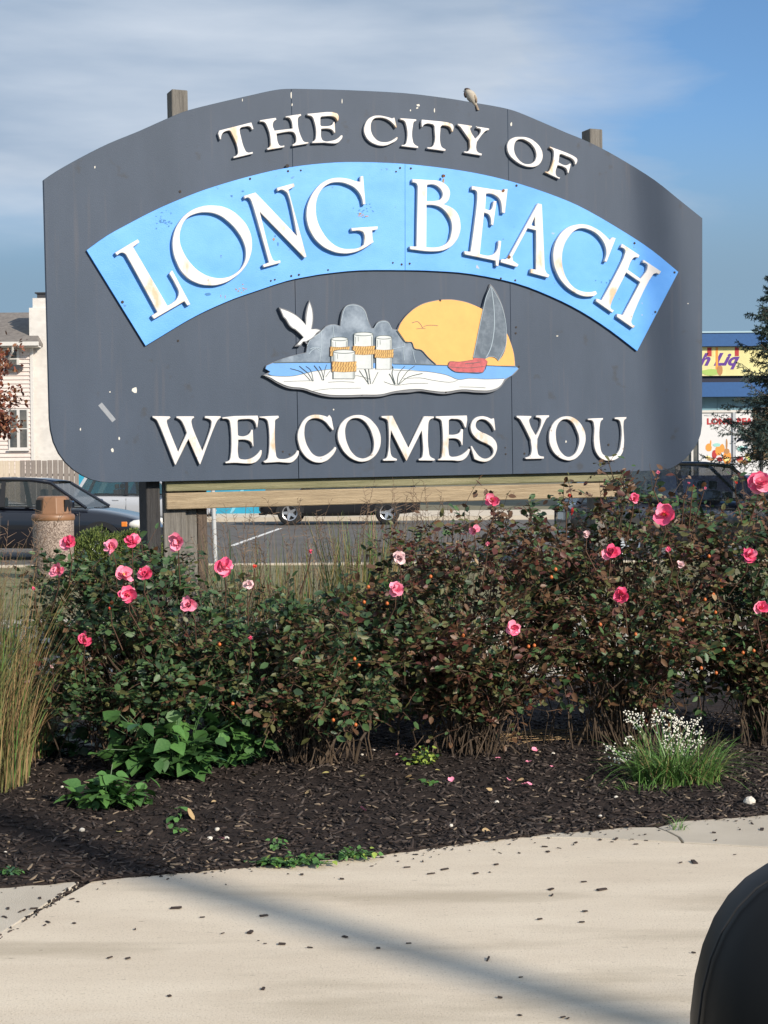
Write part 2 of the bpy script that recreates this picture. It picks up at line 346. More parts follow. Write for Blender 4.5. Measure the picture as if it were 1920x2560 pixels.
ZA=(280,500,4.608); ZB=(600,430,4.608); ZC=(1010,430,4.608); ZD=(1300,500,4.608); ZE=(530,270,4.608); ZF=(880,270,4.608); ZG=(1180,290,5.53)
ZW=(370,1030,5.53); ZX=(640,1030,5.184); ZY=(940,1030,5.184); ZZ=(1260,1030,5.184)
LET = [
 ('L','LONG',ZA,1,["35,605 298,452 318,485 245,540 640,1218 700,1183s 752,1130s 768,1060s 740,990s 660,845 695,810 905,1200 868,1218 835,1168 485,1372 455,1330 523,1290 180,665s 152,622s 108,608s 58,640"]),
 ('O','LONG',ZA,1,["*1170,62 1330,95 1480,200 1580,340 1615,500 1590,660 1520,790 1400,900 1270,965 1130,985 960,950 830,860 745,720 700,560 710,400 770,260 870,150 1010,80","*1090,143 1220,170 1340,250 1450,370 1520,500 1542,620 1515,740 1430,840 1300,895 1160,890 1020,830 910,730 820,590 782,460 800,320 860,215 960,160"]),
 ('N','LONG',ZB,1,["45,275 180,235 662,742 548,250s 520,222s 480,205s 435,222 425,182 620,130 630,165 560,205 768,975 745,990 228,455 372,990s 400,1022s 465,1015 470,1045 275,1100 262,1068 335,1040 130,335s 110,303s 85,295s 58,310"]),
 ('G','LONG',ZB,1,["1420,45 1447,370 1418,375 1400,290s 1340,200s 1250,145s 1120,118s 1010,145s 930,220s 885,330s 878,470s 900,580s 960,700s 1040,800s 1150,870s 1290,885s 1380,868s 1428,835 1425,705s 1400,683s 1290,680 1283,645 1590,625 1585,662 1525,672 1530,780 1543,805 1420,885s 1300,930s 1170,938s 1040,905s 920,830s 830,720s 775,580s 768,440s 800,320s 870,200s 970,110s 1090,68s 1240,75s 1340,105s 1390,112 1388,50"]),
 ('B','BEACH',ZC,1,["98,80 300,92s 400,102s 480,142s 526,205s 528,280s 500,342s 460,372 550,410s 620,480s 652,590s 645,700s 590,810s 500,885s 370,915s 72,892 68,855 147,857 158,165 140,130s 98,120","268,148 340,145s 400,175s 440,230s 445,270s 420,315s 370,330s 262,335","262,378 360,385s 440,420s 510,500s 550,600s 545,700s 510,800s 440,850s 350,868s 258,865"]),
 ('E','BEACH',ZC,1,["785,160 1148,216 1160,195 1195,195 1165,475 1130,470 1125,400s 1105,320s 1060,275s 1000,250s 948,250 937,425 1000,435s 1020,400s 1032,335 1068,335 1030,615 1003,605 1000,540s 975,490s 925,468 874,945 980,962s 1040,940s 1075,890s 1090,790 1122,795 1090,1085 1058,1080 1055,1022 700,950 695,910 770,918 843,240s 825,212s 780,205"]),
 ('A','BEACH',ZC,1,["1546,360 1590,372 1624,1115 1646,1162s 1678,1185 1664,1217 1456,1162 1464,1114 1526,1124 1521,672 1426,648 1250,975 1258,1022 1322,1065 1305,1095 1112,1040 1125,1003 1175,1005 1215,960","1510,512 1518,630 1468,612"]),
 ('C','BEACH',ZD,1,["1075,430 1105,440 1000,715 972,705 995,620s 985,540s 940,450s 870,380s 790,340s 710,325s 630,355s 560,430s 505,540s 485,680s 500,800s 550,920s 630,1010s 720,1052s 800,1060s 875,1048 890,1080 855,1108 740,1110s 620,1060s 500,960s 425,840s 385,700s 390,560s 440,430s 530,330s 640,285s 760,282s 880,330s 970,395s 1040,465 1060,432"]),
 ('H','BEACH',ZD,1,["1180,505 1380,635 1365,668 1330,660s 1298,680s 1243,802 1392,908 1470,760s 1452,733s 1415,720 1425,688 1628,822 1605,858 1570,845s 1535,860s 1285,1390s 1292,1428s 1328,1450 1305,1478 1115,1345 1125,1310 1190,1325 1385,945 1225,835 1045,1220s 1050,1250s 1085,1270 1065,1300 875,1165 885,1135 945,1155 1215,600s 1203,565s 1160,545"]),
 ('T','THE',ZE,0,["85,258 455,165 480,240 462,250 440,217s 380,215s 325,237s 325,290 382,480s 405,508s 472,505 472,525 252,580 245,562 288,540s 300,505s 225,290s 205,262s 180,262s 130,285s 110,320s 105,362 90,360 70,290"]),
 ('H','THE',ZE,0,["550,140 735,112 745,130 712,160s 702,200s 722,260 930,235 908,135s 885,112s 850,110 848,95 1025,68 1030,88 1000,108s 990,150s 1042,360s 1065,388s 1112,392 1112,408 930,440 928,420 960,400s 970,375s 948,288s 925,275s 745,295 765,405s 785,432s 835,430 835,450 640,485 635,465 668,442s 675,405s 628,195s 600,162s 555,158"]),
 ('E','THE',ZE,0,["1098,65 1440,60s 1462,95s 1455,150 1445,150 1430,120s 1400,100s 1265,98 1250,112 1250,195 1262,208 1350,205s 1385,190s 1400,160 1415,160 1422,285 1408,288 1390,257s 1350,240s 1258,240 1268,358s 1290,378s 1370,378s 1440,355s 1490,312 1505,315 1505,335s 1480,375s 1440,405s 1380,408s 1300,400 1155,405 1155,388 1180,375s 1195,345s 1172,135s 1150,98s 1105,85"]),
 ('C','CITY',ZF,0,["490,108 518,222 505,226 480,190s 430,145s 370,118s 310,112s 260,122s 228,160s 218,215s 230,290s 265,345s 310,380s 370,392s 430,385s 480,360s 520,332 530,342 515,370s 460,405s 400,430s 340,436s 270,420s 200,380s 155,320s 138,255s 150,190s 185,130s 240,95s 310,85s 380,95s 430,108s 465,120"]),
 ('I','CITY',ZF,0,["555,115 742,130 742,150 718,160s 706,195s 705,385s 725,420s 765,442 765,462 570,440 575,425 610,420s 628,390s 620,180s 600,148s 560,135"]),
 ('T','CITY',ZF,0,["808,132 1150,180s 1170,205s 1165,275 1150,272 1135,230s 1100,208s 1040,200 1022,218 1022,415s 1038,450s 1080,475 1078,496 868,468 870,450 910,450s 940,425s 950,210 935,190 870,180s 830,195s 815,218 802,215 800,160"]),
 ('Y','CITY',ZF,0,["1220,180 1385,205 1382,222 1365,232s 1368,260s 1422,355 1485,268s 1482,245s 1440,232 1442,213 1582,235 1580,255 1550,262s 1520,285s 1440,390 1435,475s 1452,507s 1498,525 1495,548 1292,515 1295,498 1335,498s 1355,470s 1355,370 1268,245s 1245,215s 1222,200"]),
 ('O','OF',ZG,0,["*680,287 790,305 880,360 950,440 980,540 960,630 900,690 810,706 700,680 600,620 520,540 488,450 500,360 560,305","*680,320 760,345 840,410 885,500 885,580 850,640 770,665 700,645 630,580 590,500 585,420 610,350"]),
 ('F','OF',ZG,0,["1080,420 1430,567s 1458,602s 1440,672 1425,668 1418,630s 1390,595s 1320,560s 1235,525 1213,532 1198,640 1290,680s 1330,672s 1355,655 1370,662 1338,792 1322,785 1312,740s 1270,705s 1185,680 1158,785s 1175,830s 1220,850 1210,872 1012,778 1018,765 1055,768s 1078,740s 1132,500s 1118,465s 1075,440"]),
 ('W','WELCOMES',ZW,0,["62,55 300,60 315,72 290,98s 268,112s 264,145s 420,560 535,290 485,165s 450,112s 390,80 398,58 635,60 640,80 612,100s 603,145s 755,545 878,145s 862,110s 785,85 790,55 1005,58 1010,75 970,110s 938,165s 725,725 712,725 560,375 385,732 372,730 142,155s 115,110s 65,80"]),
 ('E','WELCOMES',ZW,0,["1030,72 1200,55 1518,50 1530,90 1515,215 1500,212 1488,160s 1450,112s 1330,100s 1250,108 1240,130 1245,320 1270,332s 1350,330s 1400,300s 1430,245 1450,245 1462,475 1448,478 1425,420s 1370,390s 1250,385 1250,600s 1265,640s 1310,655s 1400,650s 1480,610s 1560,525 1575,530 1570,590s 1520,670s 1450,710s 1370,715s 1200,705s 1075,712 1070,690 1118,674s 1140,625s 1132,145s 1110,105s 1030,95"]),
 ('L','WELCOMES',ZX,0,["45,58 290,48 302,70 278,88s 252,108s 248,145s 262,555s 280,595s 340,610s 430,595s 500,550s 535,498 558,505 555,550s 510,620s 460,655s 380,658s 300,650 115,662 95,640 130,625s 155,590s 155,135s 130,95s 50,75"]),
 ('C','WELCOMES',ZX,0,["955,40 980,75 1010,225 995,240 960,200s 900,130s 840,95s 770,82s 700,100s 650,150s 630,240s 640,360s 690,480s 760,560s 830,580s 900,560s 970,510s 1025,452 1045,465 1030,510s 970,590s 890,645s 800,658s 700,625s 610,540s 555,420s 540,290s 570,190s 630,95s 710,45s 800,35s 880,48s 932,66"]),
 ('O','WELCOMES',ZX,0,["*1320,38 1430,60 1530,140 1600,250 1620,380 1590,500 1510,600 1400,645 1290,630 1180,560 1100,450 1060,330 1075,210 1130,120 1220,60","*1310,80 1390,110 1460,190 1510,310 1528,430 1500,540 1430,595 1340,595 1260,540 1190,420 1160,300 1165,190 1210,110"]),
 ('M','WELCOMES',ZY,0,["70,52 215,48 425,470 625,55 750,58 755,78 708,97s 688,125s 680,180s 688,515s 705,575s 765,610 760,632 555,630 555,610 588,597s 605,555s 595,240 400,632 390,632 195,235 190,515s 210,575s 275,610 270,632 95,635 92,612 128,602s 150,560s 160,165s 145,105s 75,75"]),
 ('E','WELCOMES',ZY,0,["775,55 1180,45 1185,100 1170,205 1150,200 1130,150s 1100,110s 1020,92s 950,105s 945,140 945,295 1040,290s 1080,270s 1105,220 1130,225 1125,430 1110,430 1092,380s 1050,350s 945,345 945,525s 960,570s 1020,580s 1100,560s 1160,520s 1205,475 1220,485 1205,540s 1150,610s 1090,635s 1000,630 805,628 808,610 838,602s 855,555s 855,155s 840,105s 778,80"]),
 ('S','WELCOMES',ZY,0,["1532,82 1550,235 1535,242 1510,190s 1460,130s 1400,98s 1340,102s 1300,140s 1300,200s 1350,250s 1440,290s 1530,350s 1570,430s 1560,520s 1510,600s 1430,645s 1350,640s 1275,612 1230,445 1245,440 1290,510s 1350,580s 1420,605s 1480,585s 1520,530s 1510,470s 1440,415s 1340,370s 1270,310s 1230,230s 1235,150s 1280,85s 1360,55s 1430,62s 1495,90"]),
 ('Y','YOU',ZZ,0,["165,48 358,52 355,75 332,95s 332,135s 415,310 483,125s 473,88s 415,70 420,45 588,42 585,65 555,85s 532,125s 435,350 438,515s 455,560s 520,580 518,605 285,612 275,592 320,580s 350,545s 345,360 232,135s 205,95s 165,70"]),
 ('O','YOU',ZZ,0,["*820,55 930,90 1020,190 1060,320 1040,450 970,570 880,625 790,622 690,570 610,460 585,330 610,200 690,100","*810,95 880,130 940,230 975,350 960,460 900,560 830,582 760,540 700,440 675,320 685,200 740,115"]),
 ('U','YOU',ZZ,0,["1090,85 1285,78 1285,98 1262,115s 1248,155s 1250,440s 1280,540s 1340,575s 1420,570s 1480,520s 1515,400s 1510,145s 1490,107s 1435,92 1440,70 1590,65 1585,88 1562,105s 1552,145s 1555,440s 1530,540s 1460,610s 1370,632s 1280,615s 1210,550s 1170,440s 1165,155s 1145,115s 1090,105"]),
]
for k, (ch, word, zm, onb, loops) in enumerate(LET):
    base = bo if onb else 0.0
    th = (0.024 if onb else 0.020) + 0.0004*(k % 4)
    lp = []
    for s in loops:
        sm = s.startswith('*'); lp.append(parse(s.lstrip('*'), sm, zm, base+th))
    o = plate('letter', lp, -(base+th), -base, m_white, sign, bevel=0.0028)
    o['label'] = 'raised white serif letter %s in the word %s' % (ch, word)

# emblem: beach scene cut from board and painted
ZR = (640, 680, 2.44); et = 0.020
def R2(s, off=et): return parse(s, False, ZR, off)
m_cloud = mat('painted_grey_cloud', (0.085, 0.125, 0.175), 0.6, col2=(0.27, 0.33, 0.40), vscale=7, sharp=(0.42, 0.68), detail=8)
m_ewhite = mat('painted_white', (0.58, 0.60, 0.60), 0.55, var=0.05, vscale=9)
m_sea = mat('painted_sea_blue', (0.105, 0.30, 0.66), 0.5, var=0.06)
m_sun = mat('painted_orange', (0.74, 0.36, 0.085), 0.5, var=0.05, vscale=12)
m_red = mat('painted_red', (0.42, 0.07, 0.08), 0.5, var=0.25, vscale=40)
m_sail = mat('painted_sail_grey', (0.07, 0.10, 0.135), 0.6, col2=(0.15, 0.19, 0.235), vscale=22, sharp=(0.45, 0.75))
m_line = mat('painted_outline', (0.055, 0.085, 0.09), 0.6)
m_lineb = mat('painted_pale_line', (0.32, 0.40, 0.46), 0.6)
m_rope = mat('painted_gold_rope', (0.52, 0.32, 0.10), 0.6, var=0.25, vscale=60)
m_ropeb = mat('rope_brown_line', (0.20, 0.10, 0.03), 0.6)
m_pile = mat('painted_grey_white', (0.46, 0.50, 0.51), 0.55, col2=(0.56, 0.59, 0.59), vscale=14)
m_teal = mat('painted_teal', (0.075, 0.17, 0.18), 0.6)
board = plate('emblem', [R2("40,630 62,620 85,608 72,597 55,588 62,570 100,552 170,525s 250,503s 305,490 312,450s 335,405s 380,372s 410,345s 430,328s 475,318s 512,328 518,275s 535,222s 570,197s 630,202s 665,230s 685,290s 707,342 722,340 745,303s 805,300s 830,342s 862,352 880,310 930,250s 1000,200s 1080,175s 1160,165s 1240,172s 1320,195s 1378,228 1400,160 1430,72 1450,95s 1490,170s 1518,260s 1530,370 1555,430s 1575,500s 1583,572 1605,590 1580,620s 1530,655s 1490,705s 1440,732s 1360,737s 1260,730s 1150,745s 1060,735s 1000,728s 940,735s 850,740s 760,760s 650,762s 540,765s 430,760s 350,740s 290,720s 200,710s 130,680s 85,652s")],
              -et, 0.0, m_edge, sign, bevel=0.001)
board['label'] = 'cut-out painted beach emblem below the blue banner'
def lay(name, s, k, m, parent=board, res=5): return plate(name, [R2(s, et+k*0.0012)], -(et+k*0.0012), -et+0.0002, m, parent, res=res)
lay('painted_cloud', "105,553 170,527s 250,505s 307,492 315,450s 338,408s 383,375s 412,348s 432,331s 475,321s 515,331 521,276s 538,225s 572,200s 628,205s 662,233s 682,292s 704,345 722,343 747,306s 803,303s 828,345s 862,356 910,425 950,430 967,468 1010,478 1050,520 1098,562 1098,568", 1, m_cloud)
lay('painted_sun', "866,356 883,314s 932,254s 1002,204s 1082,179s 1160,169s 1240,176s 1320,199s 1400,240s 1470,310s 1530,375s 1552,430s 1572,500s 1579,572 1098,568 1096,560 1050,518 1010,476 967,466 950,428 912,423", 2, m_sun)
lay('painted_sea', "58,590 65,572 102,556 460,553 840,558 1100,568 1582,574 1600,590 1560,630 1520,652 1400,660 1240,662 1150,640 840,620 600,610 350,625 240,640 120,640 75,622 88,608", 3, m_sea)
lay('painted_sand', "48,630 130,636s 240,632s 350,606s 470,590s 600,588s 850,590s 1000,603s 1090,612s 1170,630s 1235,655s 1300,647s 1400,652s 1518,649 1488,695s 1440,718s 1360,722s 1260,716s 1150,730s 1060,722s 1000,714s 850,726s 760,746s 650,748s 540,751s 430,746s 350,727s 290,708s 200,697s 130,668s 85,642s", 4, m_ewhite)
# gull: its own piece of board
gl = "140,215 200,235s 255,270s 302,318 300,270s 310,215s 326,172 345,225s 350,285s 342,348 372,345s 392,352 398,362 375,372s 350,400s 312,425 318,440 308,440 292,420 275,450 235,455 262,425s 290,400 265,375s 235,350 222,345 205,330s 180,290 165,275 150,240"
gp = plate('painted_gull', [R2(gl, et+0.004)], -(et+0.004), 0.0, m_edge, board); 
plate('gull_face', [R2("150,224 205,245s 262,280s 306,326 308,275s 316,225s 326,185 340,228s 345,285s 336,350 370,350s 390,356 372,368s 348,396s 306,422 285,424 270,443 252,443 270,420 292,398 268,372s 240,347 225,340 208,325 184,285 170,272 158,244", et+0.0052)], -(et+0.0052), -(et+0.0035), m_ewhite, gp)
# sail boat
sail = lay('painted_sail', "1432,85 1452,110s 1490,190s 1518,290s 1528,370s 1525,450s 1505,510s 1480,542 1462,522s 1430,515s 1400,528 1395,548 1325,524 1345,430 1365,330 1385,230s 1410,130s", 5, m_sail)
lay('painted_boat', "1172,578 1182,546 1240,548 1322,536 1330,524 1395,528 1412,545 1385,612 1290,612 1215,608", 6, m_red)
# four pilings wrapped with rope
def piling(x0, x1, yt, yb, ry0, ry1, k):
    mx = (x0+x1)/2; o = k*0.0012
    p = lay('painted_piling', f"{x0},{yt} {mx},{yt-13}s {x1},{yt} {x1},{yb} {x0},{yb}", k, m_pile)
    L = lambda q: [SP(640+x/2.44, 680+y/2.44, et+o) for x, y in q]
    el = [(mx+(x1-x0)/2*math.cos(t*math.pi/9), yt+11*math.sin(t*math.pi/9)) for t in range(19)]
    ribbon('painted_outline', [L([(x0, yt), (x0, yb)]), L([(x1, yt), (x1, yb)]), L(el), (L([(x0+9, yt+18), (x0+9, yt+60)]), .0016), (L([(x1-9, yt+15), (x1-9, yb)]), .0024), (L([(x0+25, yt+16), (x0+26, yt+45)]), .0014)], 0.0030, -(et+o+0.0008), -(et+o-0.0003), m_line, p)
    for r in (0, 1):
        yc = ry0 + (ry1-ry0)*(0.25+0.5*r); n = 9; mb = MB(); hh = (ry1-ry0)*0.25
        ribbon('painted_outline', [L([(x0-9, yc+1), (mx, yc+5), (x1+9, yc+1)])], (hh*2+3)/2.44/500*1.05, -(et+o+.0010+.0002*r), -(et+o-.0002), m_ropeb, p)
        for i in range(n):
            a = x0-8 + (x1-x0+16)*i/n; w = (x1-x0+16)/n
            q = [(a, yc+hh), (a+w*0.55, yc-hh), (a+w*1.25, yc-hh*0.95), (a+w*0.72, yc+hh)]
            sag = 5*math.sin(math.pi*(i+.5)/n)
            pts = [SP(640+x/2.44, 680+(y+sag)/2.44, et+o) for x, y in q]; yy = -(et+o+0.0016+0.0001*i); y1 = -(et+o)
            mb.add([(x, yy, z) for x, z in pts]+[(x, y1, z) for x, z in pts], [(3,2,1,0),(0,1,5,4),(1,2,6,5),(2,3,7,6),(3,0,4,7)])
        mb.build('painted_rope', m_rope, p)
piling(460, 560, 408, 590, 455, 510, 6); piling(598, 714, 378, 590, 450, 500, 7); piling(732, 828, 398, 592, 472, 520, 7); piling(472, 602, 485, 650, 545, 605, 9)
RL = lambda s, o: [(v.x, v.y) for v in catmull([SP(640+float(t.split(',')[0])/2.44, 680+float(t.split(',')[1])/2.44, et+o) for t in s.split()], 3)]
ln = []
for s, w in (("80,630 150,636 240,632 350,606 460,592", .002), ("840,598 1000,604 1090,613 1170,630 1235,656 1300,648 1400,653 1515,650", .002), ("170,668 250,665 340,662", .0014), ("350,725 450,712 640,708", .0014),
             ("860,356 910,425 950,428 967,467 1010,477 1050,520 1098,563", .0042), ("110,553 300,550 460,552", .003), ("835,560 1098,567 1175,570", .0035), ("1410,570 1590,578", .003),
             ("1240,700 1330,702 1400,706", .0014), ("900,650 1000,645 1080,660 1180,672 1230,660", .0014), ("560,640 620,632 700,655", .0014), ("440,672 520,668 600,672", .0014), ("780,668 850,690 940,680 1050,678", .0014),
             ("345,665 320,620 285,590 265,573", .003), ("350,665 335,600 305,575", .002), ("330,660 280,610 210,588", .002), ("405,660 385,610 355,570", .003), ("410,660 420,600 432,565", .002), ("415,660 400,600 385,575", .002), ("425,640 445,612 455,600", .002),
             ("685,682 675,620 650,565 618,532", .0045), ("700,682 690,620 688,590", .003), ("710,680 730,640 745,610", .002), ("690,684 650,630 630,600", .002),
             ("850,685 830,620 835,580 790,545", .004), ("862,685 870,620 908,575", .003), ("868,685 920,610 968,573", .003), ("872,685 930,640 1015,618", .003), ("845,685 825,640 812,620", .003)):
    ln.append((RL(s, .006), w))
o = ribbon('painted_outline', ln, .002, -(et+0.0062), -(et+0.0035), m_line, board)
ribbon('painted_bird', [(RL("952,310 985,302 1005,320 1015,340", .004), .003), (RL("1015,340 1035,328 1065,324 1110,327", .004), .0025), (RL("980,346 1010,344 1035,345", .004), .0022)], .003, -(et+0.0034), -(et+0.001), m_line, board)
ribbon('painted_sail_seam', [(RL("1436,95 1450,200 1455,300 1447,400 1430,470 1405,520", .007), .004), (RL("1432,88 1405,150 1385,235 1362,345 1343,440 1326,522", .007), .003), (RL("1434,88 1492,190 1520,290 1528,370 1523,450 1480,541", .007), .0025), (RL("1400,528 1430,515 1462,522 1480,541", .007), .002)], .003, -(et+0.0072), -(et+0.004), m_lineb, board)
ribbon('painted_boat_line', [(RL("1176,578 1290,585 1395,575", .008), .002), (RL("1275,560 1320,556 1370,548", .008), .003), (RL("1172,578 1182,546 1240,548 1322,536", .008), .002), (RL("1172,578 1215,608 1290,613 1385,612 1412,545", .008), .0022)], .002, -(et+0.0084), -(et+0.006), m_line, board)
ribbon('painted_pale_line', [(RL(s, .003), .0028) for s in ("312,452 335,410 383,378 412,352", "397,360 400,440 392,520 388,550", "521,300 540,225 572,203 628,208 662,236 682,295", "722,343 747,309 803,306 828,348", "330,470 360,460 390,480", "470,330 475,380 478,400", "322,500 345,475 375,462 395,470", "905,430 900,480 905,540", "955,470 965,520 975,555", "835,470 880,460 905,455")], .003, -(et+0.0026), -(et+0.0008), m_lineb, board)['kind'] = 'stuff'

# bolts and nail heads
for px, py, rr, on in ((718,415,.010,1),(1107,440,.009,1),(625,447,.006,1),(720,428,.006,1),(752,426,.005,1),(1000,420,.006,1),(990,429,.005,1),(1027,421,.006,1),(450,479,.007,0),(728,690,.006,1),(747,687,.006,1),(820,675,.005,1),
        (677,702,.005,1),(687,699,.005,1),(1004,661,.006,1),(1024,659,.006,1),(982,657,.005,1),(1291,464,.007,1),(1252,696,.006,1),(1288,701,.006,1),(1586,608,.007,1),(1686,681,.007,1),(1638,780,.007,1),(306,755,.008,1),(1289,833,.006,0),(1290,818,.006,0),(1311,1134,.006,0),(1264,1135,.005,0),(1263,1119,.004,0),(707,1129,.005,0),(724,1136,.005,0),
        (1521,1112,.007,0),(905,986,.006,2),(1115,980,.005,2),(1297,917,.006,2),(1100,751,.007,2),(445,852,.006,0),(1195,1054,.004,0)):
    b = {0: 0.0, 1: bo, 2: et}[on]; x, z = SP(px, py, b)
    MB().cyl((x, -b-0.003, z), (x, -b+0.001, z), rr*0.95, n=10).build('bolt', m_hole, sign)
# scuffs, chips and a strip of old tape, as the photograph shows them
m_chip = mat('bare_pale_chip', (0.62, 0.60, 0.54), 0.8, var=0.1); m_chipb = mat('dark_blue_scuff', (0.05, 0.19, 0.42), 0.7)
m_tape = mat('old_clear_tape', (0.24, 0.26, 0.29), 0.4, var=0.1, vscale=60); m_rust = mat('rust_spot', (0.16, 0.07, 0.035), 0.9, var=0.3, vscale=60)
def blot(name, spots, m, b):
    mb = MB()
    for k, (px, py, w, h) in enumerate(spots):
        n = 7; pts = [SP(px+w*(0.7+0.5*random.random())*math.cos(2*math.pi*i/n), py+h*(0.7+0.5*random.random())*math.sin(2*math.pi*i/n), b) for i in range(n)]
        y = -b-0.0006-0.00003*k
        mb.add([(x, y, z) for x, z in pts]+[(x, -b+.0002, z) for x, z in pts], [tuple(range(n-1, -1, -1))]+[(i, (i+1) % n, n+(i+1) % n, n+i) for i in range(n)])
    o = mb.build(name, m, sign); o['kind'] = 'stuff'; return o
blot('paint_chip', [(237,418,2,4),(337,975,7,8),(281,1126,4,6),(298,1096,2,4),(275,980,2,2),(201,1073,2,4),(728,238,1.6,9),(730,262,1.4,4),(606,250,1,4),(1026,276,2,3),(1045,263,5,3),(1043,270,3,2),(1086,275,1.5,6),(1278,310,2.5,5),(855,253,1,6),(1191,317,1.5,1.5),(1415,1104,2,3.5),(834,1024,2,2),(1393,840,3,1.5),(1720,759,1.5,1.5)], m_chip, 0.0)
blot('blue_scuff', [(410+random.gauss(0,9), 549+random.gauss(0,9), 2.2*random.random()+.8, 2.2*random.random()+.8) for _ in range(26)]+[(519,735,8,4),(391,571,2,2),(688,590,2,3),(695,610,2,5),(579,490,3,3),(607,478,4,2),(1130,583,1,3)]+[(910+random.gauss(0,14), 520+random.gauss(0,9), 1.5, 1.2) for _ in range(18)]+[(1510+random.gauss(0,18), 700+random.gauss(0,6), 1.5, 1.5) for _ in range(6)], m_chipb, bo)
blot('rust_spot', [(605+random.gauss(0,9), 722+random.gauss(0,4), 2.2, 1.6) for _ in range(12)]+[(905+random.gauss(0,9), 538+random.gauss(0,3), 3, 1.6) for _ in range(8)]+[(684,598,3,4),(563,742,1,5),(552,740,1,4),(1108,452,3,6)], mat('pale_rust', (0.36, 0.25, 0.17), 0.9, var=0.3, vscale=50), bo)
blot('rust_spot', [(1273,643,5,5),(1258,476,4,4),(1110,440,4,4)], m_rust, bo+.0262)
a, b_ = SP(250,1010), SP(285,1052)
ribbon('tape_strip', [[a, b_]], 0.024, -0.0008, 0.0002, m_tape, sign)

# posts, sister boards and rails behind and below the panel
def zl(py, px, off=0.0): return SP(px, py, off)[1]
def xl(px, py, off=0.0): return SP(px, py, off)[0]
def post(name, x0, x1, y0, y1, z0, z1, m): return MB().box(x0, x1, y0, y1, z0, z1).build(name, m, sign, bevel=0.004, seg=1)
bf = -0.092                                      # local front plane offset of posts: 65 mm behind the panel face
xa, xb = xl(430,260,bf), xl(470,260,bf)
post('post', xa, xb, 0.092, 0.187, -0.3, zl(224,450,bf), m_post)
xc, xd = xl(1475,340,bf), xl(1507,340,bf)
post('post', xc, xc+(xb-xa), 0.092, 0.187, -0.3, zl(322,1490,bf), m_post)
tag(post('sister_board', xl(373,1300,-.02), xl(409,1300,-.02)-.003, 0.067, 0.22, -0.3, zl(1195,390), m_post_dark), 'dark stained board standing left of the post')
tag(post('sister_board', xl(409,1300,-.067), xl(465,1300,-.067), 0.0665, 0.0915, -0.3, zl(1190,440), m_post), 'pale board nailed to the front of the left main post')
tag(post('sister_board', xb+0.004, xl(518,1300,-.095), 0.093, 0.187, -0.3, zl(1190,480), mat('brown_weathered_post', (0.085, 0.062, 0.048), 0.9, col2=(0.15, 0.115, 0.09), vscale=6, stretch=(14, 14, 0.5), bump=0.8, bscale=22)), 'shorter brown post beside the left main post')
post('rail', xl(416,1215,-.031), xl(1575,1195,-.031), 0.032, 0.062, zl(1229,418,-.031), zl(1190,418,-.031), m_rail_green)
post('rail', xl(416,1250,-.03), xl(1560,1230,-.03), 0.028, 0.066, zl(1274,418,-.02), zl(1233,418,-.02), m_timber)
# ------------------------------------------------------------------ ground, pavement, bed, car park
m_conc = mat('pale_concrete', (0.60, 0.51, 0.39), 0.9, col2=(0.70, 0.61, 0.475), vscale=1.6, stretch=(0.7, 2.2, 1), bump=0.35, bscale=210, detail=9)
mixin(m_conc, (0.37, 0.31, 0.22), 1.5, 0.54, 0.70, stretch=(0.8, 3.2, 1), fac=0.55, detail=10, seed=4.0)
mixin(m_conc, (0.68, 0.60, 0.48), 2.2, 0.56, 0.75, stretch=(0.6, 2.6, 1), fac=0.5, detail=10, seed=11.0)
mixin(m_conc, (0.25, 0.205, 0.15), 45.0, 0.66, 0.74, stretch=(.6, 1.6, 1), fac=0.6, detail=6, seed=2.0)
mixin(m_conc, (0.33, 0.27, 0.19), 150.0, 0.56, 0.70, fac=0.55)
m_conc2 = mat('greyer_concrete', (0.44, 0.39, 0.31), 0.9, col2=(0.53, 0.475, 0.385), vscale=2, bump=0.35, bscale=210, detail=9)
m_soil = mat('dry_ground', (0.13, 0.11, 0.07), 0.95, col2=(0.20, 0.18, 0.10), vscale=0.8)
m_mulch = mat('dark_mulch', (0.014, 0.010, 0.009), 0.95, col2=(0.036, 0.027, 0.023), vscale=24, bump=1.0, bscale=60, spec=0.2)
m_asph = mat('asphalt', (0.095, 0.088, 0.080), 0.9, col2=(0.125, 0.117, 0.105), vscale=0.7, bump=0.3, bscale=60)
m_lawn = mat('thin_dry_lawn', (0.13, 0.13, 0.055), 0.95, col2=(0.22, 0.19, 0.10), vscale=2.5, bump=1.0, bscale=30)
m_paintw = mat('white_road_paint', (0.72, 0.71, 0.67), 0.8, var=0.1)
m_joint = mat('dirt_in_joint', (0.035, 0.03, 0.024), 0.95, var=0.3, vscale=60)

tag(pymesh('ground', [(-700,-300,-.32),(700,-300,-.32),(700,1200,-.32),(-700,1200,-.32)], [(0,1,2,3)], m_soil), kind='structure')
edge_px = [(0,2219),(105,2211),(180,2204),(350,2190),(500,2177),(640,2165),(800,2150),(960,2136),(1120,2114),(1210,2101),(1300,2093),(1390,2081),(1480,2076),(1560,2068),(1640,2063),(1700,2052),(1800,2046),(1920,2036)]
edge = [on_ground(*p) for p in edge_px]
edge = [Vector((edge[0].x-6, edge[0].y-0.45, 0))] + edge + [Vector((edge[-1].x+6, edge[-1].y+1.8, 0))]
ex = np.array([e.x for e in edge]); ey = np.array([e.y for e in edge])
def edge_y(x): return np.interp(x, ex, ey)
pav = tag(pymesh('pavement', [(-9,1.3,-.12),(9,1.3,-.12),(9,9,-.12),(-9,9,-.12)], [(0,1,2,3)], m_joint), kind='structure')
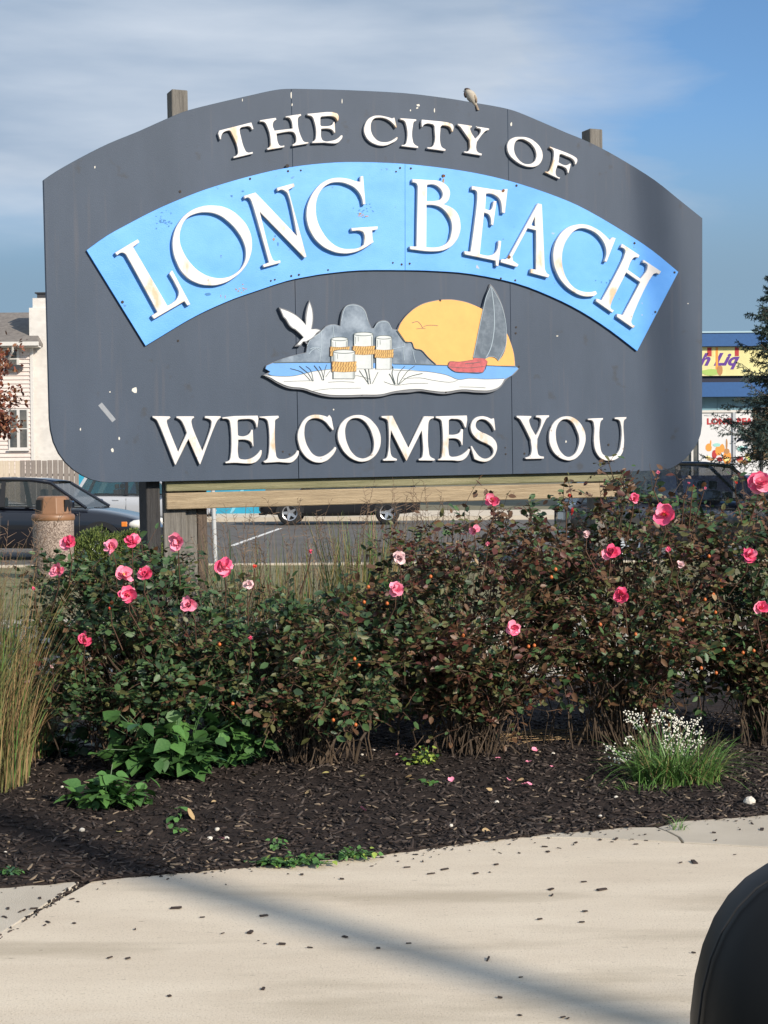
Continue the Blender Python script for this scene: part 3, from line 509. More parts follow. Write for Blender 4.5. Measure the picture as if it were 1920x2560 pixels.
def slab(poly, m, parent, name='slab', z1=0.0, z0=-0.12, bevel=0.004):
    mb = MB(); mb.prism([(p[0], p[1]) for p in poly], z0, z1); o = mb.build(name, m, parent)
    bm = bmesh.new(); bm.from_mesh(o.data)
    es = [e for e in bm.edges if all(abs(v.co.z-z1) < 1e-5 for v in e.verts)]
    bmesh.ops.bevel(bm, geom=es, offset=bevel, segments=2, profile=0.5, affect='EDGES')
    bmesh.ops.triangulate(bm, faces=[f for f in bm.faces if len(f.verts) > 4]); bm.to_mesh(o.data); bm.free(); return o
def inset(p, q, d):     # shift the line p-q sideways by d
    n = Vector((q.y-p.y, p.x-q.x, 0)).normalized(); return p+n*d, q+n*d
jL = on_ground(219,2203), on_ground(0,2349); jd = (jL[1]-jL[0]).normalized(); jend = jL[0]+jd*5.0
jR = [on_ground(*p) for p in ((1319,2092),(1481,2095),(1654,2103),(1920,2118))]; jRe = jR[-1]+(jR[-1]-jR[-2]).normalized()*5
ck = [on_ground(1643,2068), on_ground(1672,2079), on_ground(1697,2092), on_ground(1707,2105)]
mids = [e for e in edge if jL[0].x+0.02 < e.x < jR[0].x-0.01]
gx = 0.008
main = [jend+Vector((gx,0,0))] + [Vector((9,1.3,0)), Vector((jRe.x,jRe.y-gx,0))] + [Vector((p.x,p.y-gx,0)) for p in reversed(jR)] + list(reversed(mids)) + [jL[0]+Vector((0.012,-0.004,0))]
main = [Vector((p.x, max(1.3, p.y), 0)) for p in main]; main.insert(1, Vector((jend.x+gx, 1.3, 0)))
tag(slab(main, m_conc, pav), 'large pale concrete slab in the foreground')
lefts = [e for e in edge if e.x < jL[0].x-0.03]
jl0 = jL[0]+Vector((-0.025, 0.0, 0)); jle = jend+Vector((-0.03, 0, 0))
slab([Vector((-9, 1.3, 0)), Vector((jle.x, 1.3, 0)), jle, jl0]+list(reversed(lefts))+[Vector((-9, lefts[0].y, 0))], m_conc2, pav)
upE = [e for e in edge if jR[0].x+0.02 < e.x < ck[0].x-0.02]
slab([Vector((p.x,p.y+gx*.5,0)) for p in jR[:3]]+[Vector((p.x-.005,p.y,0)) for p in (ck[3], ck[2], ck[1], ck[0])]+list(reversed(upE)), m_conc2, pav, bevel=0.003)
upF = [e for e in edge if e.x > ck[0].x+0.02]
slab([Vector((p.x+.004,p.y,0)) for p in ck]+[Vector((jR[3].x,jR[3].y+gx*.5,0)), Vector((jRe.x,jRe.y+gx*.5,0))]+list(reversed(upF)), m_conc2, pav, bevel=0.003)
slab([(-9,1.14),(9,1.14),(9,1.292),(-9,1.292)], m_conc2, pav, name='kerb', z0=-.3)
tag(pymesh('street', [(-40,-7,-.14),(40,-7,-.14),(40,1.14,-.14),(-40,1.14,-.14)], [(0,1,2,3)], m_asph), kind='structure')

# mulch bed
from mathutils import noise as mn
def bed_z(x, y):
    t = (y-float(edge_y(x)))
    s = min(1, max(0, t/1.6)); s = s*s*(3-2*s)
    return 0.006+0.055*s+0.012*mn.noise(Vector((x*2.2, y*2.2, 0)))*min(1, t*4)+0.012*mn.noise(Vector((x*14, y*14, 3)))*min(1, t*12)
NX, NY = 520, 170; V = []; 
for j in range(NY):
    tj = (j/(NY-1))**1.35
    for i in range(NX):
        x = -5+10.5*i/(NX-1); y0 = float(edge_y(x))-0.012-0.012*mn.noise(Vector((x*18, 0, 9))); y = y0+(9.3-y0)*tj
        V.append((x, y, bed_z(x, y)-(0.02 if j == 0 else 0)))
idx = np.arange(NX*NY).reshape(NY, NX); Fq = np.stack([idx[:-1,:-1], idx[:-1,1:], idx[1:,1:], idx[1:,:-1]], -1).reshape(-1, 4)
tag(npmesh('flower_bed', V, Fq, m_mulch, smooth=True), kind='structure')
# loose chips of bark
m_chips = [mat('bark_black', (0.015, 0.011, 0.010), 0.8, spec=0.3), mat('bark_brown', (0.036, 0.024, 0.019), 0.85), mat('bark_grey_brown', (0.075, 0.058, 0.048), 0.9), mat('bark_tan', (0.21, 0.16, 0.11), 0.9)]
N = 17000
x = rng.uniform(-1.9, 2.3, N); t = rng.random(N)**1.3; y = edge_y(x)-0.006+t*(7.9-edge_y(x))+rng.normal(0, 0.012, N)*(t < .02)
z = np.array([bed_z(a, b) for a, b in zip(x, y)])
L = rng.uniform(0.004, 0.022, N)*(1-0.25*t)*np.where(rng.random(N) < .04, 1.9, 1); W = rng.uniform(0.002, 0.007, N); H = rng.uniform(0.001, 0.003, N)
ang = rng.normal(0, 0.9, N)+0.2; tl = rng.normal(0, 0.30, N)
c, s = np.cos(ang), np.sin(ang)
T8 = np.array([(-1,-1,-1),(1,-.7,-1),(1,.7,-1),(-1,1,-1),(-.9,-.8,1),(.9,-.6,1),(.9,.6,1),(-.9,.8,1)], float)
P8 = T8[None]*np.stack([L, W, H], -1)[:, None]; P8[..., 2] += P8[..., 0]*tl[:, None]
xx = P8[..., 0]*c[:, None]-P8[..., 1]*s[:, None]+x[:, None]; yy = P8[..., 0]*s[:, None]+P8[..., 1]*c[:, None]+y[:, None]; zz = P8[..., 2]+z[:, None]+0.003
F6 = np.array([(3,2,1,0),(4,5,6,7),(0,1,5,4),(1,2,6,5),(2,3,7,6),(3,0,4,7)])
FF = (F6[None]+8*np.arange(N)[:, None, None]).reshape(-1, 4)
mi = np.repeat(rng.choice(4, N, p=[.48, .30, .175, .045]), 6)
tag(npmesh('mulch_chips', np.stack([xx, yy, zz], -1).reshape(-1, 3), FF, m_chips, mi=mi), 'dark bark mulch chips covering the flower bed', 'mulch', kind='stuff')
# single chips of bark on the concrete
chip = bpy.data.meshes.new('bark_chip'); chip.from_pydata([tuple(v*np.array((1, .32, .13))) for v in T8], [], [tuple(f) for f in F6]); chip.materials.append(m_chips[1])
spots = [(20,2273),(8,2293),(100,2247),(60,2277),(85,2273),(50,2281),(15,2295),(180,2249),(195,2256),(120,2307),(112,2315),(186,2310),(440,2272),(338,2325),(506,2295),(557,2335),(626,2333),(424,2492),(658,2474),(660,2291),(663,2361),(705,2362),(775,2371),(863,2344),(946,2372),(565,2213),(755,2188),(852,2155),(955,2145),(930,2167),(855,2199),(995,2155),(1078,2186),(1112,2175),(1190,2185),(1225,2182),(1235,2126),(1298,2134),(1250,2134),(1078,2185),(1362,2118),(1398,2122),(1370,2131),(1240,2162),(1241,2163),(1018,2170),(1057,2155),(1505,2226),(1463,2280),(1460,2206),(1378,2225),(1380,2240),(1837,2138),(1735,2157),(1220,2400),(1455,2307),(1350,2300),(1734,2384),(1302,2445),(1022,2360),(1702,2158),(1850,2075),(1785,2083),(1880,2060),(1790,2102),(1905,2075),(1530,2106),(1590,2112),(1580,2100),(1540,2099),(1500,2101),(1615,2103),(1440,2108),(1250,2496),(1408,2545),(1420,2548),(1300,2540),(320,2398),(275,2396)]
for k, (a, b) in enumerate(spots):
    p = on_ground(a, b); o = bpy.data.objects.new('bark_chip', chip); COL.objects.link(o)
    sc = random.uniform(0.006, 0.013)*(1.5 if k in (12, 30, 47, 17, 16, 53, 54) else 1); o.scale = (sc*random.uniform(.5, 1.25), sc*random.uniform(.6, 1.9), sc)
    o.rotation_euler = (0, random.gauss(0, .08), random.gauss(0.1, 1.1)); o.location = (p.x, p.y, 0.002+sc*.13)
    reg = 'beside the dirt-filled joint at lower left' if a < 215 and b > 2235 else 'close to the mulch edge at right' if a > 1180 and b < 2175 else 'close to the mulch edge at left of centre' if b < 2200 else 'in the open foreground near the bottom of the photo' if b > 2390 else 'in the middle of the large concrete slab'
    tag(o, 'dark bark chip on the concrete '+reg, 'bark chip', 'bark chips '+reg)
# crumbs of mulch spilled over the edge of the concrete
n = 620; cxx = rng.uniform(-1.6, 2.0, n); off = np.abs(rng.exponential(.035, n))*np.where(rng.random(n) < .1, 3, 1); cyy = edge_y(cxx)-off
dens_ = np.array([mn.noise(Vector((v*3.1, 5, 0))) for v in cxx])+.002*0
keep = (dens_+(cxx > .1)*.35 > rng.uniform(-.5, .45, n)); cxx, cyy = cxx[keep], cyy[keep]; n = len(cxx)
LL = rng.uniform(.0015, .006, n); an = rng.normal(.2, .9, n); PP = T8[None]*np.stack([LL, LL*.45, LL*.25], -1)[:, None]; c, s = np.cos(an), np.sin(an)
XX = PP[..., 0]*c[:, None]-PP[..., 1]*s[:, None]+cxx[:, None]; YY = PP[..., 0]*s[:, None]+PP[..., 1]*c[:, None]+cyy[:, None]; ZC = PP[..., 2]+.002+(LL*.25)[:, None]
tag(npmesh('mulch_crumbs', np.stack([XX, YY, ZC], -1).reshape(-1, 3), (F6[None]+8*np.arange(n)[:, None, None]).reshape(-1, 4), m_chips, mi=np.repeat(rng.choice(3, n), 6)), 'fine crumbs of mulch spilled along the edge of the concrete', 'mulch', kind='stuff')
# grit packed into the left joint
for q in range(1):
    n = 260; tt = rng.random(n)*1.1; px = jL[0].x-0.012+jd.x*tt; py = jL[0].y+jd.y*tt
    LL = rng.uniform(.003, .011, n); an = rng.normal(math.atan2(jd.y, jd.x), .5, n)
    PP = T8[None]*np.stack([LL, LL*.35, LL*.3], -1)[:, None]; c, s = np.cos(an), np.sin(an)
    XX = PP[..., 0]*c[:, None]-PP[..., 1]*s[:, None]+px[:, None]+rng.normal(0, .011, n)[:, None]; YY = PP[..., 0]*s[:, None]+PP[..., 1]*c[:, None]+py[:, None]
    ZZ_ = PP[..., 2]+rng.uniform(-.012, .003, n)[:, None]
    tag(npmesh('joint_grit', np.stack([XX, YY, ZZ_], -1).reshape(-1, 3), (F6[None]+8*np.arange(n)[:, None, None]).reshape(-1, 4), m_chips, mi=np.repeat(rng.choice(3, n), 6)), 'dark grit and bark packed into the joint between two concrete slabs', 'grit', kind='stuff')

# paved walk behind the sign
walk = tag(pymesh('back_pavement', [(-9,9.3,-.14),(9,9.3,-.14),(9,14,-.14),(-9,14,-.14)], [(0,1,2,3)], m_joint), kind='structure')
for i in range(12):
    for j in range(3):
        slab([(-9+1.5*i+.006, 9.32+1.55*j), (-9+1.5*(i+1)-.006, 9.32+1.55*j), (-9+1.5*(i+1)-.006, 9.32+1.55*(j+1)-.012), (-9+1.5*i+.006, 9.32+1.55*(j+1)-.012)], m_conc2 if (i*7+j*3) % 3 else m_conc, walk)
lv = []; n1, n2 = 60, 30
for j in range(n2):
    for i in range(n1):
        x = -14+28*i/(n1-1); y = 13.97+10.3*j/(n2-1); lv.append((x, y, -0.01-0.12*(j/(n2-1))+0.02*mn.noise(Vector((x, y, 0)))))
idx = np.arange(n1*n2).reshape(n2, n1)
tag(npmesh('lawn', lv, np.stack([idx[:-1,:-1], idx[:-1,1:], idx[1:,1:], idx[1:,:-1]], -1).reshape(-1, 4), m_lawn, smooth=True), kind='structure')
tag(MB().box(-20, 20, 24.25, 24.42, -.32, -.10).build('kerb', m_conc2, bevel=.01), kind='structure')
tag(pymesh('car_park', [(-60,24.42,-.22),(60,24.42,-.22),(60,50,-.22),(-60,50,-.22)], [(0,1,2,3)], m_asph), kind='structure')
tag(MB().box(-60, 60, 50, 50.2, -.32, -.08).build('kerb', m_conc2), kind='structure')
tag(MB().box(-60, 60, 50.2, 58, -.32, -.09).build('far_pavement', m_conc), kind='structure')
a, b = on_ground(600,1357,-.216), on_ground(692,1324,-.216); d = (b-a).normalized(); q = Vector((-d.y, d.x, 0))*.06
a -= d*1.5; b += d*1.0
tag(pymesh('painted_line', [a-q, a+q, b+q, b-q], [(0,1,2,3)][::-1], m_paintw), kind='structure')

# ------------------------------------------------------------------ house, fence, painted wall on the left
m_siding = mat('pink_white_siding', (0.68, 0.595, 0.55), 0.6, var=0.05)
m_brickw = mat('white_painted_brick', (0.68, 0.655, 0.62), 0.8, var=0.08, vscale=3)
n_, l_ = m_brickw.node_tree.nodes, m_brickw.node_tree.links
bt_ = n_.new('ShaderNodeTexBrick'); bt_.inputs['Scale'].default_value = 4.5; bt_.inputs['Color1'].default_value = (1,1,1,1); bt_.inputs['Color2'].default_value = (.93,.93,.93,1); bt_.inputs['Mortar'].default_value = (.78,.76,.72,1)
t_ = n_.new('ShaderNodeTexCoord'); mp_ = n_.new('ShaderNodeMapping'); mp_.inputs['Rotation'].default_value = (R(90), 0, 0); l_.new(t_.outputs['Object'], mp_.inputs[0]); l_.new(mp_.outputs[0], bt_.inputs[0])
x_ = n_.new('ShaderNodeMix'); x_.data_type = 'RGBA'; x_.blend_type = 'MULTIPLY'; x_.inputs[0].default_value = 1
bc_ = n_['Principled BSDF'].inputs['Base Color']; l_.new(bc_.links[0].from_socket, x_.inputs[6]); l_.new(bt_.outputs[0], x_.inputs[7]); l_.new(x_.outputs[2], bc_)
m_trim = mat('white_trim', (0.62, 0.60, 0.57), 0.5, var=0.03)
m_pane = mat('window_glass', (0.05, 0.055, 0.055), 0.05, col2=(0.16, 0.15, 0.13), vscale=1.5, spec=0.8)
m_roof = mat('brown_grey_shingles', (0.14, 0.125, 0.115), 0.9, col2=(0.21, 0.19, 0.17), vscale=5, bump=0.5, bscale=14)
m_darkm = mat('dark_metal', (0.045, 0.045, 0.05), 0.5)
HD = 65.0
def hx(px): return at_depth(px, 1000, HD).x
def hz(py, px=60): return at_depth(px, py, HD).z
house = empty('pale_pink_house', (hx(0), HD, -.1)); tag(house, 'pale pink clapboard house with a tall white brick chimney behind the fence at left', 'house')
house_inv = house.matrix_world.inverted() if False else Matrix.Translation((-hx(0), -HD, .1))
def hb(name, x0, x1, y0, y1, z0, z1, m, parent=house, bevel=0):
    return MB().box(x0-hx(0), x1-hx(0), y0-HD, y1-HD, z0+.1, z1+.1).build(name, m, parent, bevel=bevel)
wx1 = hx(80)
hb('wall', hx(-110), wx1-.02, HD+.06, HD+7, -.1, 6.75, m_siding)
bh = .172; bz = -.1; first = None
wl_, wr_ = hx(-110), wx1
while bz < 6.7:
    if first is None:
        first = MB().add([(wl_-hx(0),-.02,0),(wr_-hx(0),-.02,0),(wr_-hx(0),.055,0),(wl_-hx(0),.055,0),(wl_-hx(0),.03,bh),(wr_-hx(0),.03,bh),(wr_-hx(0),.055,bh),(wl_-hx(0),.055,bh)], [(3,2,1,0),(4,5,6,7),(0,1,5,4),(1,2,6,5),(2,3,7,6),(3,0,4,7)]).build('siding_board', m_siding, house)
        o = first
    else:
        o = first.copy(); COL.objects.link(o); o.parent = house
    o.location.z = bz+.1; bz += bh
hb('corner_board', wx1-.06, wx1+.06, HD-.03, HD+.1, -.1, 6.75, m_trim)
ch = hb('chimney', hx(72), hx(170), HD+.25, HD+1.5, -.1, hz(768), m_brickw)
hb('chimney_crown', hx(80), hx(135), HD+.35, HD+1.3, hz(768), hz(743), m_brickw, ch)
hb('chimney_cap', hx(90), hx(128), HD+.45, HD+1.2, hz(743), hz(731), m_darkm, ch)
hb('chimney_cap', hx(85), hx(132), HD+.38, HD+1.28, hz(731), hz(728), m_darkm, ch)
hb('fence_cover', hx(112), hx(142), HD+.1, HD+.22, -.1, hz(1145), m_brickw) if False else None
ez = hz(866)
eave = MB().add([(hx(-110)-hx(0),-.55,ez+.1),(hx(106)-hx(0),-.55,ez+.1),(hx(52)-hx(0),3.2,ez+1.75),(hx(-110)-hx(0),3.2,ez+1.75),
                 (hx(-110)-hx(0),-.55,ez+.22),(hx(106)-hx(0),-.55,ez+.22),(hx(52)-hx(0),3.2,ez+1.87),(hx(-110)-hx(0),3.2,ez+1.87),(hx(106)-hx(0),6.5,ez+.1),(hx(106)-hx(0),6.5,ez+.22)],
                [(4,5,6,7),(0,1,5,4),(3,2,1,0),(5,9,6),(1,2,8),(1,8,9,5)]).build('roof', m_roof, house)
hb('gutter', hx(-110), hx(106), HD-.70, HD-.555, ez-.02, ez+.14, m_trim)
hb('soffit', hx(-110), hx(105), HD-.54, HD+.02, ez-.06, ez-.01, m_trim)
MB().tube([(hx(42)-hx(0), -.62, ez+.08), (hx(40)-hx(0), -.5, ez-.15), (hx(22)-hx(0), -.1, ez-.5), (hx(20)-hx(0), -.07, ez-1.0)], .05, 8).build('downpipe', m_trim, house)
def window(x0, x1, y0, y1, cols):
    X0, X1, Z1, Z0 = hx(x0), hx(x1), hz(y0), hz(y1); w = hb('window', X0, X1, HD-.05, HD+.03, Z0, Z1, m_trim); n = cols; W = (X1-X0)/n
    for c in range(n):
        for r in range(2):
            zz0 = Z0+.1+(Z1-Z0-.1)*r/2; zz1 = Z0+.05+(Z1-Z0-.1)*(r+1)/2
            hb('pane', X0+W*c+W*.16, X0+W*(c+1)-W*.16, HD-.062, HD-.052, zz0, zz1, m_pane, w)
    hb('sill', X0-.05, X1+.05, HD-.12, HD-.051, Z0-.06, Z0+.0, m_trim, w)
window(21, 71, 1022, 1124, 2); window(-30, 50, 872, 925, 2); window(-75, -20, 1022, 1124, 2)
hb('planter', hx(20), hx(60), HD-.3, HD-.06, hz(925), hz(913), m_darkm)
# fence of upright boards
FD = 60.0
fz1 = at_depth(80, 1151, FD).z
def fence(name, p0, p1, m, lab):
    x0, x1 = at_depth(p0, 1150, FD).x, at_depth(p1, 1150, FD).x
    e = empty(name, (x0, FD, -.09)); tag(e, lab, 'fence'); k = 0; x = 0
    bd = None
    while x < x1-x0:
        if bd is None: bd = MB().box(0, .185, 0, .02, 0, fz1+.09).build('fence_board', m, e); o = bd
        else: o = bd.copy(); COL.objects.link(o); o.parent = e
        o.location = (x, random.uniform(-.012, .012), random.uniform(-.015, .01)); x += .20+random.uniform(0, .02)
    MB().box(0, x1-x0, .03, .08, .3, .4).box(0, x1-x0, .03, .08, 1.4, 1.5).build('fence_rail', m, e)
    return e
fence('board_fence', -70, 48, mat('pale_boards', (0.50, 0.42, 0.32), 0.9, col2=(0.60, 0.52, 0.42), vscale=4, stretch=(3, 1, .6)), 'pale section of the upright board fence below the house window')  # one fence in two base colours: pale at left, grey beyond
fence('board_fence', 50, 330, mat('grey_boards', (0.19, 0.165, 0.15), 0.9, col2=(0.29, 0.25, 0.22), vscale=5, stretch=(3, 1, .5)), 'grey section of the upright board fence beside the chimney')
# low painted wall
wa, wb = at_depth(197, 1200, 55.5), at_depth(662, 1200, 55.5)
wall = empty('painted_wall', (wa.x, 55.5, -.09)); tag(wall, 'low turquoise wall painted with slanting blue stripes beyond the car park', 'wall')
WW = wb.x-wa.x
m_turq = mat('turquoise_paint', (0.02, 0.27, 0.42), 0.6, var=0.12, vscale=1.5); m_turq2 = mat('deep_blue_paint', (0.015, 0.09, 0.22), 0.6); m_turq3 = mat('pale_aqua_paint', (0.16, 0.45, 0.58), 0.6)
MB().box(0, WW, 0, .25, 0, 1.9).build('wall_body', m_turq, wall)
k = 0; x = .3
while x < WW-1:
    w = random.choice((.12, .2, .35)); MB().add([(x, -.006, .02), (x+w, -.006, .02), (x+w+.9, -.006, 1.88), (x+.9, -.006, 1.88), (x, 0.002, .02), (x+w, 0.002, .02), (x+w+.9, 0.002, 1.88), (x+.9, 0.002, 1.88)], [(0,1,2,3),(0,4,5,1),(1,5,6,2),(2,6,7,3),(3,7,4,0)]).build('painted_stripe', m_turq2 if k % 3 else m_turq3, wall)
    x += w+random.choice((.25, .5, .9)); k += 1
# thin white pole on the verge
pa, pb = at_depth(527, 1262, 25.0), at_depth(538, 1352, 25.0)
tag(MB().cyl((pb.x, 25, -.13), (pa.x+.01, 25, pa.z+1.2), .035, n=10).build('marker_pole', mat('galvanised_steel', (0.55, 0.56, 0.56), 0.4, metal=0.3)), 'thin pale steel pole standing at the car park edge behind the sign', 'pole')

# ------------------------------------------------------------------ shop on the right
SD = 70.0
def sx(px): return at_depth(px, 1000, SD).x
def sz(py): return at_depth(1840, py, SD).z
shop = empty('corner_shop', (sx(1755), SD, -.1)); tag(shop, 'blue and white shop with a printed banner and window posters behind the spruce', 'shop')
OX, OZ = sx(1755), -.1
def sb(name, x0, x1, y0, y1, z0, z1, m, parent=shop): return MB().box(x0-OX, x1-OX, y0, y1, z0-OZ, z1-OZ).build(name, m, parent)
m_sblue = mat('blue_fascia', (0.025, 0.095, 0.26), 0.45, var=0.06); m_sdark = mat('dark_recess', (0.012, 0.016, 0.035), 0.7)
m_steal = mat('teal_tinted_glass', (0.16, 0.28, 0.33), 0.2, var=0.1, vscale=2); m_poster = mat('white_poster', (0.66, 0.66, 0.67), 0.5, var=0.02)
m_wallw = mat('white_shop_wall', (0.72, 0.72, 0.70), 0.7, var=0.03); m_navy = mat('navy_print', (0.02, 0.03, 0.10), 0.6)
l0, r0 = sx(1630), sx(2150)
sb('wall', l0, r0, .4, 12, -.1, sz(840), m_wallw)
sb('fascia', l0, r0, -.2, .39, sz(866), sz(833), m_sblue); sb('roof_edge', l0, r0, -.25, .6, sz(833)+.002, sz(829), mat('pale_blue_edge', (0.35, 0.50, 0.58), 0.5))
bn = sb('banner', sx(1690), sx(2050), .05, .12, sz(939), sz(867), mat('cream_banner', (0.70, 0.64, 0.30), 0.6, var=0.08, vscale=1.2))
sb('recess', l0, r0, .2, .39, sz(957), sz(939)-.002, m_sdark)
sb('fascia', l0, r0, -.6, .39, sz(993), sz(957)-.002, m_sblue)
sb('transom', l0, r0, .1, .39, sz(1025), sz(993)-.002, m_steal)
for k in range(26): sb('glazing_bar', l0+.75*k, l0+.75*k+.04, .07, .098, sz(1024), sz(995), m_sblue if False else m_steal)
fr = sb('window_frame', l0, r0, -.02, .39, sz(1031), sz(1025)-.002, m_trim)
sb('window_glass', l0, sx(1747), .1, .39, -.1, sz(1031)-.002, m_pane)
def flat(name, pts, y, m, parent): return pymesh(name, [(x-OX, y, z-OZ) for x, z in pts]+[(x-OX, y+.004, z-OZ) for x, z in pts], [tuple(range(len(pts)))]+[(i, i+len(pts), (i+1) % len(pts)+len(pts), (i+1) % len(pts)) for i in range(len(pts))], m, parent)
sb('window_frame', sx(1728), sx(1733), .0, .1, -.1, sz(1031)-.002, m_trim)
p1_ = sb('poster', sx(1747), sx(1831), .04, .1, sz(1188), sz(1032), m_poster); p2_ = sb('poster', sx(1840), sx(1960), .04, .1, sz(1188), sz(1032), m_poster)
sb('window_frame', sx(1831)+.01, sx(1840)-.01, -.03, .1, -.1, sz(1031)-.002, mat('grey_mullion', (0.42, 0.44, 0.47), 0.4))
sb('plinth', l0, r0, -.02, .099, -.1, sz(1188)-.002, m_navy)
def text(s, px, py, hpx, m, parent, y, shear=0.0, off=0.0, sxk=1.0):
    cu = bpy.data.curves.new('t', 'FONT'); cu.body = s; cu.size = hpx/0.72/54.9; cu.shear = shear; cu.offset = off; cu.extrude = .002
    t = bpy.data.objects.new('t', cu); COL.objects.link(t); me = bpy.data.meshes.new_from_object(t.evaluated_get(bpy.context.evaluated_depsgraph_get())); bpy.data.objects.remove(t)
    me.materials.clear(); o = link('printed_text', me, m, parent); o.rotation_euler = (R(90), 0, 0); o.scale = (sxk, 1, 1); o.location = (sx(px)-OX, y, sz(py)-OZ); return o
m_redp = mat('red_print', (0.42, 0.03, 0.035), 0.6); m_purp = mat('purple_print', (0.10, 0.03, 0.25), 0.6); m_greyp = mat('grey_print', (0.25, 0.25, 0.27), 0.6)
text('WELCOME TO', 1760, 1040, 4, m_greyp, p1_, .036, sxk=1.0)
text('LONG', 1767, 1060, 14.5, m_redp, p1_, .036, off=.02, sxk=1.12); text('BEACH', 1842, 1060, 14.5, m_redp, p2_, .036, off=.02, sxk=1.12)
text('25', 1843, 1101, 20, m_navy, p2_, .036, shear=.35, off=.03, sxk=1.15)
text('h Liq', 1748, 912, 30, m_purp, bn, .046, shear=.45, off=.03, sxk=1.12)
m_or = mat('orange_print', (0.80, 0.30, 0.05), 0.6); m_gr = mat('green_print', (0.35, 0.50, 0.12), 0.6); m_aq = mat('aqua_print', (0.30, 0.60, 0.55), 0.6); m_br = mat('brown_print', (0.42, 0.20, 0.07), 0.6); m_yl = mat('yellow_print', (0.85, 0.68, 0.25), 0.6); m_pal = mat('pale_print', (0.90, 0.88, 0.80), 0.6)
def blob(cx, cy, w, h, m, par, y, n=9, sq=0.0):
    pts = [(sx(cx+w/2*(math.cos(2*math.pi*i/n))*(1+random.uniform(-.12, .12))), sz(cy+h/2*math.sin(2*math.pi*i/n)*(1+random.uniform(-.12, .12)))) for i in range(n)]
    flat('printed_shape', pts[::-1], y, m, par)
for k, (cx, cy, w, h, m) in enumerate(((1772,1118,16,22,m_or),(1777,1106,4,14,m_or),(1786,1136,14,22,m_redp),(1797,1126,18,26,m_or),(1792,1112,20,10,m_aq),(1806,1120,14,20,m_or),(1770,1143,14,8,m_yl),(1778,1148,20,6,m_br),(1818,1144,22,32,m_or),(1817,1110,5,26,m_br),(1817,1128,14,14,m_br),(1818,1148,15,12,m_yl),(1800,1148,14,12,m_redp))):
    blob(cx, cy, w, h, m, p1_, .034-.0006*k)
for k, (cx, cy, w, h, m) in enumerate(((1853,1122,20,14,m_aq),(1865,1118,10,10,m_steal),(1850,1148,18,16,m_redp),(1868,1140,12,16,m_yl),(1858,1154,28,8,m_br),(1874,1150,10,14,m_gr))):
    blob(cx, cy, w, h, m, p2_, .034-.0006*k)
def bstripe(a, b, y0, y1, m, k): flat('printed_shape', [(sx(a), sz(y0)), (sx(a), sz(y1)), (sx(b), sz(y1)), (sx(b), sz(y0))], .044-.0004*k, m, bn)
for k, (a, b, m) in enumerate(((1769,1780,m_redp),(1783,1787,m_yl),(1790,1796,m_or),(1740,1752,m_pal),(1838,1848,m_redp),(1700,1712,m_gr))): bstripe(a, b, 868, 890 if k != 2 else 925, m, k)
blob(1778, 930, 50, 16, m_gr, bn, .041, 12); blob(1800, 925, 16, 26, m_br, bn, .0405, 9); blob(1725, 905, 30, 40, m_pal, bn, .0412, 12)
# brown board on a dark post in front of the shop
bp = at_depth(1903, 1100, 27.0); pp = 27*1/3840
bd = empty('notice_board', (bp.x, 27, -.12)); tag(bd, 'brown notice board seen on a dark post behind the spruce', 'board')
s27 = 3840/27.0
bz1, bz0 = at_depth(1903, 1018, 27).z+.12, at_depth(1903, 1150, 27).z+.12
MB().box(-19/s27, 40/s27, .03, .08, bz0, bz1).build('board', mat('brown_board', (0.15, 0.105, 0.06), 0.8, var=0.1), bd)
MB().cyl((0, 0, 0), (0, 0, bz1), .033, n=10).build('post', m_darkm, bd)

